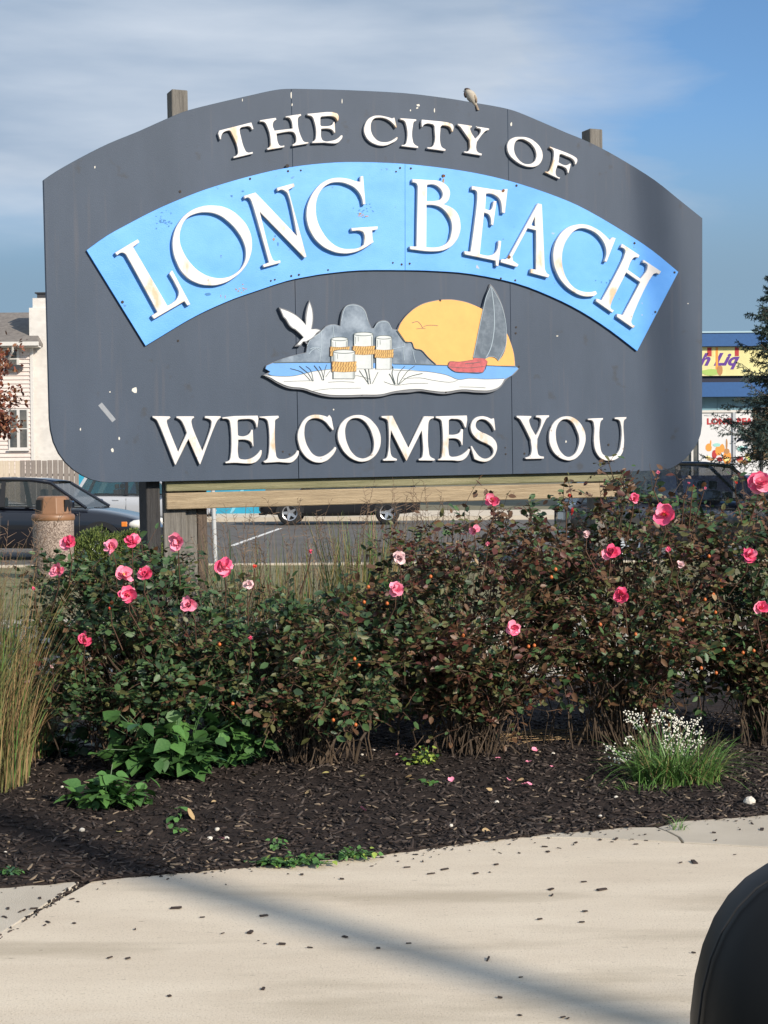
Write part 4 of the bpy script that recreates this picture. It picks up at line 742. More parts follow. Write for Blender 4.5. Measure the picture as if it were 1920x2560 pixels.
# ------------------------------------------------------------------ cars
m_tyre = mat('tyre_rubber', (0.018, 0.018, 0.018), 0.85); m_rim = mat('alloy_rim', (0.55, 0.56, 0.58), 0.3, metal=0.8)
m_glass = mat('car_glass', (0.03, 0.04, 0.04), 0.03, spec=0.8); m_glass.node_tree.nodes['Principled BSDF'].inputs['Alpha'].default_value = 0.62
m_lamp = mat('headlight_lens', (0.80, 0.78, 0.70), 0.1, coat=1.0); m_amber = mat('amber_lens', (0.75, 0.22, 0.03), 0.2, coat=1.0); m_tail = mat('red_lens', (0.35, 0.01, 0.01), 0.15, coat=1.0)
m_seat = mat('grey_seat', (0.10, 0.10, 0.11), 0.9); m_black = mat('black_plastic', (0.015, 0.015, 0.016), 0.5); m_chrome = mat('chrome_strip', (0.7, 0.7, 0.7), 0.15, metal=1.0)
def car(name, label, loc, rz, col, L=4.5, W=1.78, H=1.43, suv=False):
    e = empty(name, loc, rz); tag(e, label, 'car')
    mp_ = mat(name+'_paint', col, 0.28, coat=1.0, spec=0.5)
    k = L/4.5; belt = H-0.50 if not suv else H-0.62; hw = W/2
    st = [(-2.25,belt-.22,.40,.72),(-2.20,belt-.03,.33,.84),(-1.75,belt+.03,.27,.97),(-1.0,belt+.02,.22,1.0),(0,belt-.01,.20,1.0),(.95,belt-.02,.20,1.0),(1.25,belt-.03,.22,.99),(1.75,belt-.13,.25,.96),(2.08,belt-.24,.27,.90),(2.21,belt-.36,.30,.80),(2.26,belt-.46,.38,.66)]
    if suv: st = [(-2.25,belt-.12,.44,.86),(-2.21,belt+.0,.36,.95),(-1.75,belt+.01,.30,.99)] + [(a, b+.0, c+.05, d) for a, b, c, d in st[3:]]
    sec = [(0,1.0),(.60,1.0),(.86,.965),(.97,.86),(1.0,.62),(.985,.35),(.95,.10),(.85,0),(0,0)]
    mb = MB(); n = 2*len(sec)-2
    for (x, zt, zb, wf) in st:
        ring = [(x*k, f*hw*wf, zb+(zt-zb)*t) for f, t in sec]+[(x*k, -f*hw*wf, zb+(zt-zb)*t) for f, t in sec[-2:0:-1]]
        mb.v += ring
    for j in range(len(st)-1):
        for i in range(n): mb.f.append((j*n+i, j*n+(i+1) % n, (j+1)*n+(i+1) % n, (j+1)*n+i))
    mb.f.append(tuple(range(n))); mb.f.append(tuple(reversed(range((len(st)-1)*n, len(st)*n))))
    body = mb.build('body', mp_, e, smooth=True)
    md = body.modifiers.new('sub', 'SUBSURF'); md.levels = 1; md.render_levels = 2
    bz = belt-.02
    if suv: pr = [(1.10,bz),(.45,H-.06),(.1,H-.015),(-.9,H),(-1.75,H-.05),(-2.12,bz)]
    else: pr = [(1.10,bz),(.42,H-.07),(.05,H-.015),(-.55,H),(-1.05,H-.06),(-1.80,bz+.03)]
    pr = [(x*k, z) for x, z in pr]
    def hy(z): return (0.90*hw)+(0.66*hw-0.90*hw)*(z-bz)/(H-bz)
    np_ = len(pr); g_ = MB().add([(x, hy(z), z) for x, z in pr]+[(x, -hy(z), z) for x, z in pr], [tuple(range(np_)), tuple(reversed(range(np_, 2*np_)))]+[(i, i+np_, i+1+np_, i+1) for i in range(np_-1)]).build('windows', m_glass, e)
    # roof skin
    rf = [(x, z) for x, z in pr[1:-1]]; mb = MB(); m2 = len(rf)
    for sgn in (1, .55, 0, -.55, -1):
        for x, z in rf: mb.v.append((x, hy(z)*sgn*1.005, z+.012+.02*(1-sgn*sgn)))
    for a_ in range(4):
        for i in range(m2-1): mb.f.append((a_*m2+i, a_*m2+i+1, (a_+1)*m2+i+1, (a_+1)*m2+i))
    rr_ = mb.build('roof', mp_, e, smooth=True); sd_ = rr_.modifiers.new('solid', 'SOLIDIFY'); sd_.thickness = .02; sd_.offset = 1
    for sg in (1, -1):
        f = lambda x, z: (x, sg*(hy(z)+.004), z)
        for a_, b__, w in (((pr[0]), (pr[1]), .032), ((pr[1]), (pr[2]), .028), ((pr[2]), (pr[3]), .028), ((pr[3]), (pr[4]), .028), ((pr[4]), (pr[5]), .05)):
            MB().tube([f(*a_), f(*b__)], w, 6).build('pillar', mp_, e)
        xb = -.42*k; MB().add([f(xb-.05, bz), f(xb+.05, bz), f(xb+.02, H-.03), f(xb-.06, H-.03)]+[(v[0], v[1]+sg*.012, v[2]) for v in (f(xb-.05, bz), f(xb+.05, bz), f(xb+.02, H-.03), f(xb-.06, H-.03))], [(0,1,2,3),(7,6,5,4),(0,4,5,1),(1,5,6,2),(2,6,7,3),(3,7,4,0)]).build('pillar', m_black, e)
        MB().tube([(pr[0][0]-.05, sg*hw*.935, bz+.012), (-.4*k, sg*hw*.94, bz+.03), (pr[-1][0]+.2, sg*hw*.93, bz+.05)], .012, 5).build('window_trim', m_black, e)
        for xd in (.35*k, -.75*k): MB().box(xd-.09, xd+.09, sg*hw*.985-.02, sg*hw*.985+.03, belt-.16, belt-.13).build('door_handle', mp_, e, bevel=.008)
        for xd in (1.0*k, -.42*k, -1.25*k): MB().tube([(xd, sg*(hw*.968), belt-.10), (xd-.0, sg*(hw*1.0+.001), belt-.35), (xd, sg*(hw*.985+.002), .38)], .006, 4).build('door_gap', m_black, e)
        MB().box(.78*k, .92*k, sg*hw-.02*sg if sg < 0 else hw-.02, sg*hw+.16*sg if sg > 0 else -hw+.02, belt-.02, belt+.12).build('door_mirror', mp_, e, bevel=.03) if sg > 0 else MB().box(.78*k, .92*k, -hw-.16, -hw+.02, belt-.02, belt+.12).build('door_mirror', mp_, e, bevel=.03)
        yy = sg*hw*.80
        hl = MB().add([(2.10*k, sg*hw*.86, belt-.30), (2.235*k, sg*hw*.62, belt-.42), (2.13*k, sg*hw*.62, belt-.28), (1.80*k, sg*hw*.965, belt-.20), (2.02*k, sg*hw*.93, belt-.36)], [(0,1,2),(0,2,3),(0,3,4),(0,4,1)] if sg < 0 else [(2,1,0),(3,2,0),(4,3,0),(1,4,0)])
        sp_ = MB(); c0 = Vector((2.03*k, sg*hw*.80, belt-.33))
        for i_ in range(7):
            for j_ in range(12):
                th, ph = math.pi*i_/6, 2*math.pi*j_/12; sp_.v.append((c0.x+.24*math.sin(th)*math.cos(ph), c0.y+.16*math.sin(th)*math.sin(ph), c0.z+.095*math.cos(th)))
        for i_ in range(6):
            for j_ in range(12): sp_.f.append((i_*12+j_, i_*12+(j_+1) % 12, (i_+1)*12+(j_+1) % 12, (i_+1)*12+j_))
        h_ = sp_.build('headlight', m_lamp, e, smooth=True)
        MB().box(1.74*k, 1.84*k, sg*hw*.93-.02, sg*hw*.93+.02, belt-.36, belt-.27).build('indicator', m_amber, h_, bevel=.01)
        MB().box(-2.25*k, -2.08*k, sg*hw*.75-.12, sg*hw*.75+.12, belt-.25, belt-.10).build('tail_light', m_tail, e, bevel=.03)
        for xw in (1.38*k, -1.34*k):
            wr = .33 if not suv else .37; yo = sg*(hw-.10)
            w_ = empty('wheel', (xw, yo, wr)); w_.parent = e
            ar = MB(); 
            for i_ in range(17):
                t = math.pi*i_/16; 
                for rr2 in (wr+.05, wr-.04): ar.v.append((rr2*math.cos(t), 0, rr2*math.sin(t)))
            for i_ in range(16): ar.f.append((2*i_, 2*i_+1, 2*i_+3, 2*i_+2))
            a_ = ar.build('wheel_arch', m_black, e); a_.location = (xw, sg*(hw+.004), wr); s_ = a_.modifiers.new('s', 'SOLIDIFY'); s_.thickness = .03
            prof = [(wr*.62, -.10), (wr*.93, -.10), (wr, -.07), (wr, .07), (wr*.93, .10), (wr*.62, .10), (wr*.62, -.10)]
            ty = MB().lathe(prof, 28).build('tyre', m_tyre, w_, smooth=True); ty.rotation_euler = (R(90), 0, 0)
            rb = MB().lathe([(0, .055), (wr*.12, .06), (wr*.14, .03)], 20).lathe([(wr*.55, .07), (wr*.63, .085), (wr*.63, -.05)], 28)
            for q_ in range(5):
                t = 2*math.pi*q_/5; c, s = math.cos(t), math.sin(t); a1, b1 = wr*.08, wr*.6
                rb.add([(a1*c-.05*s, a1*s+.05*c, .05), (a1*c+.05*s, a1*s-.05*c, .05), (b1*c+.035*s, b1*s-.035*c, .07), (b1*c-.035*s, b1*s+.035*c, .07)]+[(a1*c-.05*s, a1*s+.05*c, .02), (a1*c+.05*s, a1*s-.05*c, .02), (b1*c+.035*s, b1*s-.035*c, .03), (b1*c-.035*s, b1*s+.035*c, .03)], [(0,1,2,3),(0,4,5,1),(1,5,6,2),(2,6,7,3),(3,7,4,0)])
            ro = rb.build('rim', m_rim, w_); ro.rotation_euler = (R(-90 if sg > 0 else 90), 0, 0)
            bk = MB().cyl((0, 0, 0), (0, 0, .01), wr*.62, n=20).build('wheel_hub', m_black, w_); bk.rotation_euler = (R(-90 if sg > 0 else 90), 0, 0)
    for xs in (.25*k, -.8*k):
        for ys in (-.36, .36):
            MB().box(xs-.1, xs+.05, ys-.22, ys+.22, bz-.3, bz+.18).box(xs-.08, xs+.02, ys-.11, ys+.11, bz+.2, bz+.34).build('seat', m_seat, e, bevel=.03)
    MB().box(2.20*k, 2.275*k, -hw*.45, hw*.45, belt-.52, belt-.40).build('grille', m_black, e, bevel=.01)
    MB().box(2.1*k, 2.28*k, -hw*.5, hw*.5, .30, .36).build('bumper_strip', m_black, e)
    MB().box(-2.28*k, -2.22*k, -.26, .26, belt-.32, belt-.20).build('number_plate', m_paintw, e)
    return e
LOT = -.22
def cx(px, D): return at_depth(px, 1200, D).x
car('parked_car', 'dark navy saloon car parked behind the litter bin', (cx(96, 28.5), 28.5, LOT), R(-5), (0.006, 0.007, 0.013), L=4.6, H=1.47)
car('parked_car', 'silver car parked just behind the dark navy saloon', (cx(362, 46), 46, LOT), R(-3), (0.42, 0.44, 0.47), L=4.1, H=1.58, suv=True)
car('parked_car', 'black estate car with silver alloy wheels seen under the sign rails', (cx(850, 47), 47, LOT), R(180), (0.010, 0.011, 0.014), L=4.85, H=1.68, W=1.9, suv=True)
car('parked_car', 'white saloon car mostly hidden at the left edge of the photo', (cx(-110, 45), 45, LOT), R(3), (0.75, 0.75, 0.74), H=1.40)
car('parked_car', 'dark car whose roof shows above the roses on the right', (cx(1735, 26.5), 26.5, LOT), R(4), (0.014, 0.015, 0.020), L=4.6, H=1.66, suv=True)

# litter bin
BD = 21.0; bc = at_depth(133, 1300, BD); bs = 3840/BD
bin_ = empty('litter_bin', (bc.x, BD, -.08)); tag(bin_, 'round pebbled litter bin with a brown plastic hood in front of the navy car', 'litter bin')
m_agg = mat('exposed_aggregate', (0.13, 0.095, 0.075), 0.9, col2=(0.36, 0.29, 0.24), vscale=55, bump=0.8, bscale=70, sharp=(0.42, 0.58), detail=2)
m_brown = mat('brown_plastic', (0.23, 0.12, 0.062), 0.45, var=0.06)
z1 = at_depth(133, 1294, BD).z+.08; zt = at_depth(133, 1240, BD).z+.08; rB = 51/bs
MB().lathe([(rB*.92, 0), (rB*.97, .04), (rB, z1-.02), (rB*.96, z1)], 40).build('drum', m_agg, bin_, smooth=True)
MB().lathe([(rB*1.02, z1-.035), (rB*1.05, z1-.02), (rB*1.05, z1+.03), (rB*.98, z1+.05), (rB*.8, z1+.055)], 40).build('collar', m_brown, bin_, smooth=True)
hd = MB(); n = 8; zb_ = z1+.056
ring0 = [(rB*.90*math.cos(math.pi/8+2*math.pi*i/n), rB*.90*math.sin(math.pi/8+2*math.pi*i/n), zb_) for i in range(n)]
ring1 = [(x*.86, y*.86, zt-.02) for x, y, _ in ring0]; ring2 = [(x*.74, y*.74, zt) for x, y, _ in ring0]
hd.add(ring0+ring1+ring2, [(i, (i+1) % n, n+(i+1) % n, n+i) for i in range(n)]+[(n+i, n+(i+1) % n, 2*n+(i+1) % n, 2*n+i) for i in range(n)]+[tuple(range(2*n, 3*n))])
ho = hd.build('hood', m_brown, bin_, bevel=.008)
# openings: dark recess let into the left-front and right faces
for a in (R(247.5-22), R(-22), R(90)):
    ca, sa = math.cos(a), math.sin(a); r_ = rB*.84; t = (-sa, ca); w = rB*.24
    q = [(r_*ca+t[0]*w*s1, r_*sa+t[1]*w*s1, zz) for s1, zz in ((-1, zb_+.03), (1, zb_+.03), (.85, zt-.05), (-.85, zt-.05))]
    MB().add(q+[(x*.90, y*.90, z) for x, y, z in q], [(0,1,2,3),(7,6,5,4),(0,4,5,1),(1,5,6,2),(2,6,7,3),(3,7,4,0)]).build('flap_opening', m_black, ho)
# street poles behind the viewer whose shadows cross the pavement and the sign
m_pole = mat('utility_pole_wood', (0.14, 0.10, 0.07), 0.9, var=0.2, stretch=(1, 1, .1))
sd_h = Vector((math.sin(SUN_AZ), math.cos(SUN_AZ), 0))
def upole(name, q, dist, h, r, label):
    b = Vector((q.x, q.y, 0))+sd_h*dist
    e = empty(name, (b.x, b.y, -.32)); tag(e, label, 'pole')
    MB().cyl((0, 0, 0), (0, 0, h), r, r*.85, 16).build('shaft', m_pole, e); return e
qa = on_ground(985, 2366)
upole('utility_pole', qa, 18.0, 13.0, .092, 'tall timber utility pole standing across the street, the upright one')
pc = at_depth(1712, 800, 8.95)+Vector((sd_h.x, sd_h.y, math.tan(SUN_EL)))*30.0; ld = Vector((-su.x*.10, -su.y*.10, 1))
e_ = empty('utility_pole', (pc+ld*((-.32-pc.z)/ld.z))); tag(e_, 'tall timber utility pole standing across the street, the leaning one', 'pole')
MB().cyl((0, 0, 0), tuple(ld*19.6), .075, .065, 16).build('shaft', m_pole, e_)
# ------------------------------------------------------------------ vegetation
def leafmat(name, c, c2, rough=0.5, spec=0.4):
    m = mat(name, c, rough, col2=c2, vscale=7, spec=spec)
    return m
LG = [leafmat('rose_leaf_dark_green', (0.018, 0.042, 0.018), (0.034, 0.070, 0.028)), leafmat('rose_leaf_green', (0.038, 0.085, 0.030), (0.065, 0.120, 0.042)),
      leafmat('rose_leaf_olive', (0.070, 0.078, 0.026), (0.105, 0.105, 0.038)), leafmat('rose_leaf_bronze', (0.085, 0.045, 0.024), (0.13, 0.070, 0.036)),
      leafmat('rose_leaf_wine', (0.060, 0.018, 0.015), (0.10, 0.032, 0.022)), leafmat('rose_leaf_tan', (0.20, 0.13, 0.065), (0.30, 0.21, 0.12))]
m_cane = mat('rose_cane', (0.040, 0.027, 0.018), 0.8, col2=(0.10, 0.068, 0.042), vscale=12)
m_twig = mat('reddish_twig', (0.085, 0.040, 0.028), 0.8, col2=(0.13, 0.075, 0.045), vscale=12)
TV = np.array([(0,0,0),(.28,.40,.03),(.68,.36,.02),(1,0,-.08),(.68,-.36,.02),(.28,-.40,.03),(.5,0,-.05)], float)
TF = np.array([(0,6,1),(1,6,2),(2,6,3),(3,6,4),(4,6,5),(5,6,0)])
def unit(a): return a/np.maximum(1e-9, np.linalg.norm(a, axis=-1, keepdims=True))
def leaves(name, pos, dr, nr, ln, wd, mats, mi, parent=None):
    X = unit(dr); Y = unit(np.cross(nr, X)); Z = np.cross(X, Y); n = len(pos)
    V = pos[:, None]+X[:, None]*(TV[None, :, 0:1]*ln[:, None, None])+Y[:, None]*(TV[None, :, 1:2]*wd[:, None, None])+Z[:, None]*(TV[None, :, 2:3]*ln[:, None, None])
    F_ = (TF[None]+7*np.arange(n)[:, None, None]).reshape(-1, 3)
    return npmesh(name, V.reshape(-1, 3), F_, mats, parent, mi=np.repeat(mi, 6))
def bez(p0, p1, p2, n):
    t = np.linspace(0, 1, n)[:, None]; return (1-t)**2*p0+2*t*(1-t)*p1+t*t*p2

# blooms ----------------------------------------------------------------
m_pink = mat('pink_petal', (0.72, 0.050, 0.155), 0.55, col2=(0.84, 0.16, 0.30), vscale=14, spec=0.3)
m_pinkl = mat('pale_pink_petal', (0.82, 0.17, 0.31), 0.55, col2=(0.88, 0.40, 0.50), vscale=14, spec=0.3)
m_coral = mat('coral_bud', (0.62, 0.06, 0.05), 0.5, col2=(0.75, 0.14, 0.09), vscale=20)
m_faded = mat('faded_pink_petal', (0.66, 0.42, 0.44), 0.7, col2=(0.74, 0.55, 0.55), vscale=20)
m_hip = mat('orange_rose_hip', (0.50, 0.13, 0.03), 0.35); m_stamen = mat('yellow_stamens', (0.70, 0.45, 0.08), 0.7); m_sepal = mat('green_sepal', (0.06, 0.12, 0.04), 0.6)
def petal_mesh(nm, m, cup):
    V = []; Fc = []; n = 5
    for i in range(n):
        for j in range(n):
            u, v = i/(n-1), (j/(n-1)-.5)*2; w = .62*math.sin(math.pi*min(1, .12+u*.72))**.8
            x = u; y = v*w; z = cup*(u*u)*.8+.16*v*v+.05*math.sin(5*v+3*u)*u-.12*max(0, u-.8)*5*.5
            V.append((x, y, z))
    for i in range(n-1):
        for j in range(n-1): Fc.append((i*n+j, (i+1)*n+j, (i+1)*n+j+1, i*n+j+1))
    me = bpy.data.meshes.new(nm); me.from_pydata(V, [], Fc); me.materials.append(m); me.polygons.foreach_set('use_smooth', [True]*len(Fc)); return me
PET = {k: [petal_mesh('petal', m, c) for c in (.25, .6, 1.0)] for k, m in (('pink', m_pink), ('pale', m_pinkl), ('coral', m_coral), ('faded', m_faded))}
def bloom(p, size, parent, kind='pink', openness=1.0):
    """rose bloom at world point p, about `size` across; petals are sub-parts"""
    c = MB(); r = size*.10
    c.lathe([(0, -r*1.6), (r*.8, -r*1.2), (r, -r*.2), (r*.5, r*.2), (0, r*.3)], 8)
    q = random.Random(); 
    cal = c.build('bloom', m_sepal, parent)
    ax = Vector((random.uniform(-.5, .5), -1.0, random.uniform(.1, .9))).normalized()
    rot = ax.to_track_quat('Z', 'Y'); cal.rotation_mode = 'QUATERNION'; cal.rotation_quaternion = rot
    cal.location = p
    if kind in ('pink', 'pale') and openness > .7: st_ = MB().lathe([(0, r*.5), (r*.7, r*.9), (r*.9, r*1.3), (0, r*1.5)], 7).build('stamens', m_stamen, cal)
    rings = ((6, .60, .12, 0), (5, .50, .48, 1), (3, .30, .95, 2)) if openness > .7 else ((4, .40, 1.0, 1), (4, .34, 1.25, 2))
    for k, (n, ln, el, mi) in enumerate(rings):
        for i in range(n):
            if openness > .7 and k < 2 and random.random() < .20: continue
            kk = kind if not (kind == 'pink' and random.random() < .35) else 'pale'
            o = bpy.data.objects.new('petal', PET[kk][mi]); COL.objects.link(o); o.parent = cal
            az = 2*math.pi*(i+.5*k)/n+random.gauss(0, .28); e_ = el*.9+random.gauss(0, .26)
            o.rotation_euler = (random.gauss(0, .32), -e_, az); s = size*ln*random.uniform(.85, 1.15); o.scale = (s, s*1.0, s)
    return cal
BL = [(148,1174,.95,'pink',1,0),(240,1181,1.0,'pale',1,0),(285,1171,.95,'pink',1,0),(385,1172,1.15,'pale',1,0),(482,1224,1.15,'pink',1,0),(126,1233,1.05,'pale',1,0),(266,1240,1.25,'pale',1,0),(313,1242,1.0,'pink',1,0),(277,1285,1.2,'pink',1,0),(409,1305,1.0,'pale',1,0),(184,1385,1.15,'pink',1,0),(112,1440,.5,'faded',.5,0),(75,1273,.55,'pink',.5,0),
      (671,1192,.55,'pink',.5,1),(855,1275,1.05,'pale',1,1),(862,1205,.8,'faded',1,1),(541,1380,.6,'pink',.5,1),(536,1262,.6,'faded',1,1),(1064,1079,.95,'pink',1,2),(1024,1146,.7,'pale',1,2),(1055,1177,.65,'pale',.5,2),(1435,1113,1.45,'pink',1,3),(1320,1196,1.15,'pink',1,2),(1343,1286,1.05,'pink',1,3),(1107,1356,.9,'pink',1,2),
      (1370,1078,.65,'pink',1,3),(1445,1190,.8,'pink',.5,3),(1619,1201,1.05,'pink',1,4),(1643,1315,1.05,'pink',1,4),(1641,1045,1.45,'pink',1,4),(1422,1022,.55,'pale',.5,3),(1470,1220,.5,'faded',1,3),(1522,1055,.4,'pale',.5,4),(1268,1155,.55,'faded',1,2),(1231,1070,.55,'coral',.5,2),(1487,1045,.35,'pale',.5,3),(1590,1044,.4,'coral',.5,4),(1497,1050,.3,'coral',.5,3),(550,1225,.5,'coral',.5,1),(238,1315,.35,'coral',.5,0)]
#          px   D    rx   ry   zc   rz   leafy share of kinds                                label
BUSH = [(340, 6.60, .64, .42, .54, .46, (.40,.30,.13,.09,.06,.02), 'rose bush with the most open pink blooms, nearest the litter bin, left post showing through'),
        (770, 6.62, .64, .44, .42, .37, (.32,.20,.20,.16,.09,.03), 'low sprawling rose bush in the middle, under the sign rails, with few blooms'),
        (1185, 6.80, .65, .46, .64, .57, (.26,.09,.15,.24,.20,.06), 'tall bronzed rose bush covering the right end of the wooden rails'),
        (1560, 6.98, .68, .48, .69, .61, (.27,.12,.15,.23,.18,.05), 'tallest rose bush with one large double pink bloom near its top, under the sign corner'),
        (1930, 7.10, .62, .48, .69, .61, (.28,.14,.15,.21,.17,.05), 'rose bush cut by the right edge of the photo beneath the spruce')]
for k, (px, D, rx, ry, zc, rz, kp, lab) in enumerate(BUSH):
    c = at_depth(px, 1700, D); bx, by = c.x, D; rb = random.Random(100+k)
    root = empty('rose_bush', (bx, by, bed_z(bx, by))); tag(root, lab, 'rose bush', 'rose bushes growing in front of the sign')
    org = np.array((bx, by, bed_z(bx, by))); canes = MB(); twigs = MB()
    P_, D_, N_, L_, W_ = [], [], [], [], []
    dens = 1.0
    for ci in range(int(165*dens)):
        # target in the crown
        while True:
            q = np.array([rb.uniform(-1, 1), rb.uniform(-1, 1), rb.uniform(-.95, 1)])
            if .25 < np.linalg.norm(q) < 1: break
        q *= (1.0/np.linalg.norm(q))*rb.uniform(.55, 1.0)
        lump = 1+.16*mn.noise(Vector((bx*3+q[0]*2.2, q[1]*2, q[2]*2.2)))
        tgt = np.array([q[0]*rx*lump, q[1]*ry, zc+q[2]*rz*lump]); base = np.array([rb.gauss(0, .045)+q[0]*.06, rb.gauss(0, .05), -.02])
        if ci % 5 == 0: base[0] += rb.uniform(-.3, .3)
        mid = base*.45+tgt*.35+np.array([0, 0, .10+tgt[2]*.28]); pl = bez(base, mid, tgt, 9)
        pl[1:-1] += np.array([[rb.gauss(0, .016) for _ in range(3)] for _ in range(7)])
        canes.tube([tuple(v) for v in pl], rb.uniform(.0018, .0042)+(.004 if ci % 14 == 0 else 0), 5, .35)
        for ti in range(15):
            f = rb.uniform(.36, 1.0) if ti < 9 else rb.uniform(.8, 1.0); j = f*8; a = pl[int(min(7, j))]*(1-(j-int(min(7, j))))+pl[int(min(7, j))+1]*(j-int(min(7, j)))
            if a[2] < .12+.10*rb.random(): continue
            if mn.noise(Vector(((bx+a[0])*5.5, a[1]*5.5, a[2]*5.5+k*7))) < -.22: continue
            d = np.array([rb.gauss(0, 1), rb.gauss(-.15, 1), rb.gauss(.45, .8)]); d /= np.linalg.norm(d); tl = rb.uniform(.05, .15)
            b = a+d*tl; tw = bez(a, a+d*tl*.5+np.array([0, 0, .015]), b, 4)
            twigs.tube([tuple(v) for v in tw], .0016, 3, .6)
            nl = rb.choice((3, 5, 5, 7)); 
            for li in range(nl):
                g = .35+.65*(li//2)/(max(1, nl//2)); s = -1 if li % 2 else 1
                pp = tw[min(3, int(g*3))]+np.array([rb.gauss(0, .008) for _ in range(3)])
                side = np.cross(d, [0, 0, 1.0]); side /= (np.linalg.norm(side)+1e-6)
                dd = d*.6+side*s*(.9 if li < nl-1 else 0)+np.array([rb.gauss(0, .3), rb.gauss(0, .3), rb.gauss(-.15, .3)])
                nn = np.array([rb.gauss(0, .6), rb.gauss(-.45, .6), rb.gauss(.7, .5)])
                P_.append(pp); D_.append(dd); N_.append(nn); l = rb.uniform(.018, .048); L_.append(l); W_.append(l*rb.uniform(.50, .80))
    canes.build('canes', m_cane, root)['kind'] = 'stuff'; twigs.build('twigs', m_twig, root)['kind'] = 'stuff'
    P_ = np.array(P_); n = len(P_)
    # leaf kinds come in patches
    pn = np.array([mn.noise(Vector((p[0]*5+k*3, p[1]*5, p[2]*5))) for p in P_]); r = np.clip(rng.random(n)*.62+(pn*.9+.5)*.38, 0, .9999)
    mi = np.searchsorted(np.cumsum(kp), r*sum(kp)).clip(0, 5)
    leaves('foliage', P_, np.array(D_), np.array(N_), np.array(L_), np.array(W_), LG, mi, root)['kind'] = 'stuff'
    # hips
    for h in range(9 if k > 1 else 3):
        q = Vector((rb.uniform(-.8, .8)*rx, -ry*rb.uniform(.75, 1.0), zc+rb.uniform(-.6, .5)*rz))
        hp = MB().lathe([(0, -.008), (.006, -.005), (.0075, 0), (.006, .005), (.002, .008), (0, .009)], 8).build('rose_hip', m_hip, root, smooth=True); hp.location = q
    fy = D-ry*0.98
    for (bx_, by_, s_, kd, op, own) in BL:
        if own != k: continue
        X_, Y_ = bx_*1.1573, by_*1.1573
        # blooms sit on the front of the crown; those near the rim sit further back
        ex_ = abs((X_-px)/(rx*3840/D)); fy2 = D-ry*math.sqrt(max(.1, 1-min(1, ex_)**2))-.03
        w = at_depth(X_, Y_, fy2); lp = w-Vector(org)
        bloom(lp, .060*s_*fy2/6.7, root, kd, op)
        st = MB().tube([lp+Vector((0, .012, -.01)), lp+Vector((random.gauss(0, .01), .05, -.07)), lp+Vector((random.gauss(0, .03), .12, -.18))], .0022, 5, 1.3).build('bloom_stem', m_twig, root)

# grass-like plants -------------------------------------------------------
def blades(name, base, hgt, az, lean, wid, mats, mi, parent=None, seg=6, droop=1.0):
    n = len(base); t = np.linspace(0, 1, seg+1); hd_ = np.stack([np.cos(az), np.sin(az), np.zeros(n)], -1)
    side = np.stack([-np.sin(az), np.cos(az), np.zeros(n)], -1); tw = rng.normal(0, .7, n); side = side*np.cos(tw)[:, None]+hd_*np.sin(tw)[:, None]
    out = lean[:, None]*t[None]**(1.8)*hgt[:, None]; z = hgt[:, None]*(t[None]-droop*.32*lean[:, None]**2*t[None]**3)
    cen = base[:, None]+hd_[:, None]*out[..., None]+np.array([0, 0, 1.0])*z[..., None]
    w = wid[:, None]*np.sqrt(np.clip(1.02-t[None]**1.6, 0, 1)); w = w[..., None]*side[:, None]
    V = np.stack([cen-w, cen+w], 2).reshape(n, -1, 3); k = 2*(seg+1)
    q = np.array([(2*i, 2*i+1, 2*i+3, 2*i+2) for i in range(seg)]); F_ = (q[None]+k*np.arange(n)[:, None, None]).reshape(-1, 4)
    return npmesh(name, V.reshape(-1, 3), F_, mats, parent, mi=np.repeat(mi, seg))
GM = [mat('straw_blade', (0.28, 0.185, 0.08), 0.7, col2=(0.42, 0.29, 0.14), vscale=9), mat('tan_blade', (0.19, 0.12, 0.05), 0.7, col2=(0.29, 0.19, 0.09), vscale=9), mat('olive_blade', (0.115, 0.13, 0.04), 0.6, col2=(0.17, 0.17, 0.06), vscale=9),
      mat('fresh_green_blade', (0.075, 0.17, 0.035), 0.5, col2=(0.12, 0.24, 0.055), vscale=9), mat('dark_green_blade', (0.022, 0.048, 0.022), 0.5, col2=(0.04, 0.07, 0.03), vscale=9), mat('brown_seed_head', (0.16, 0.10, 0.065), 0.8, col2=(0.24, 0.16, 0.10), vscale=20)]
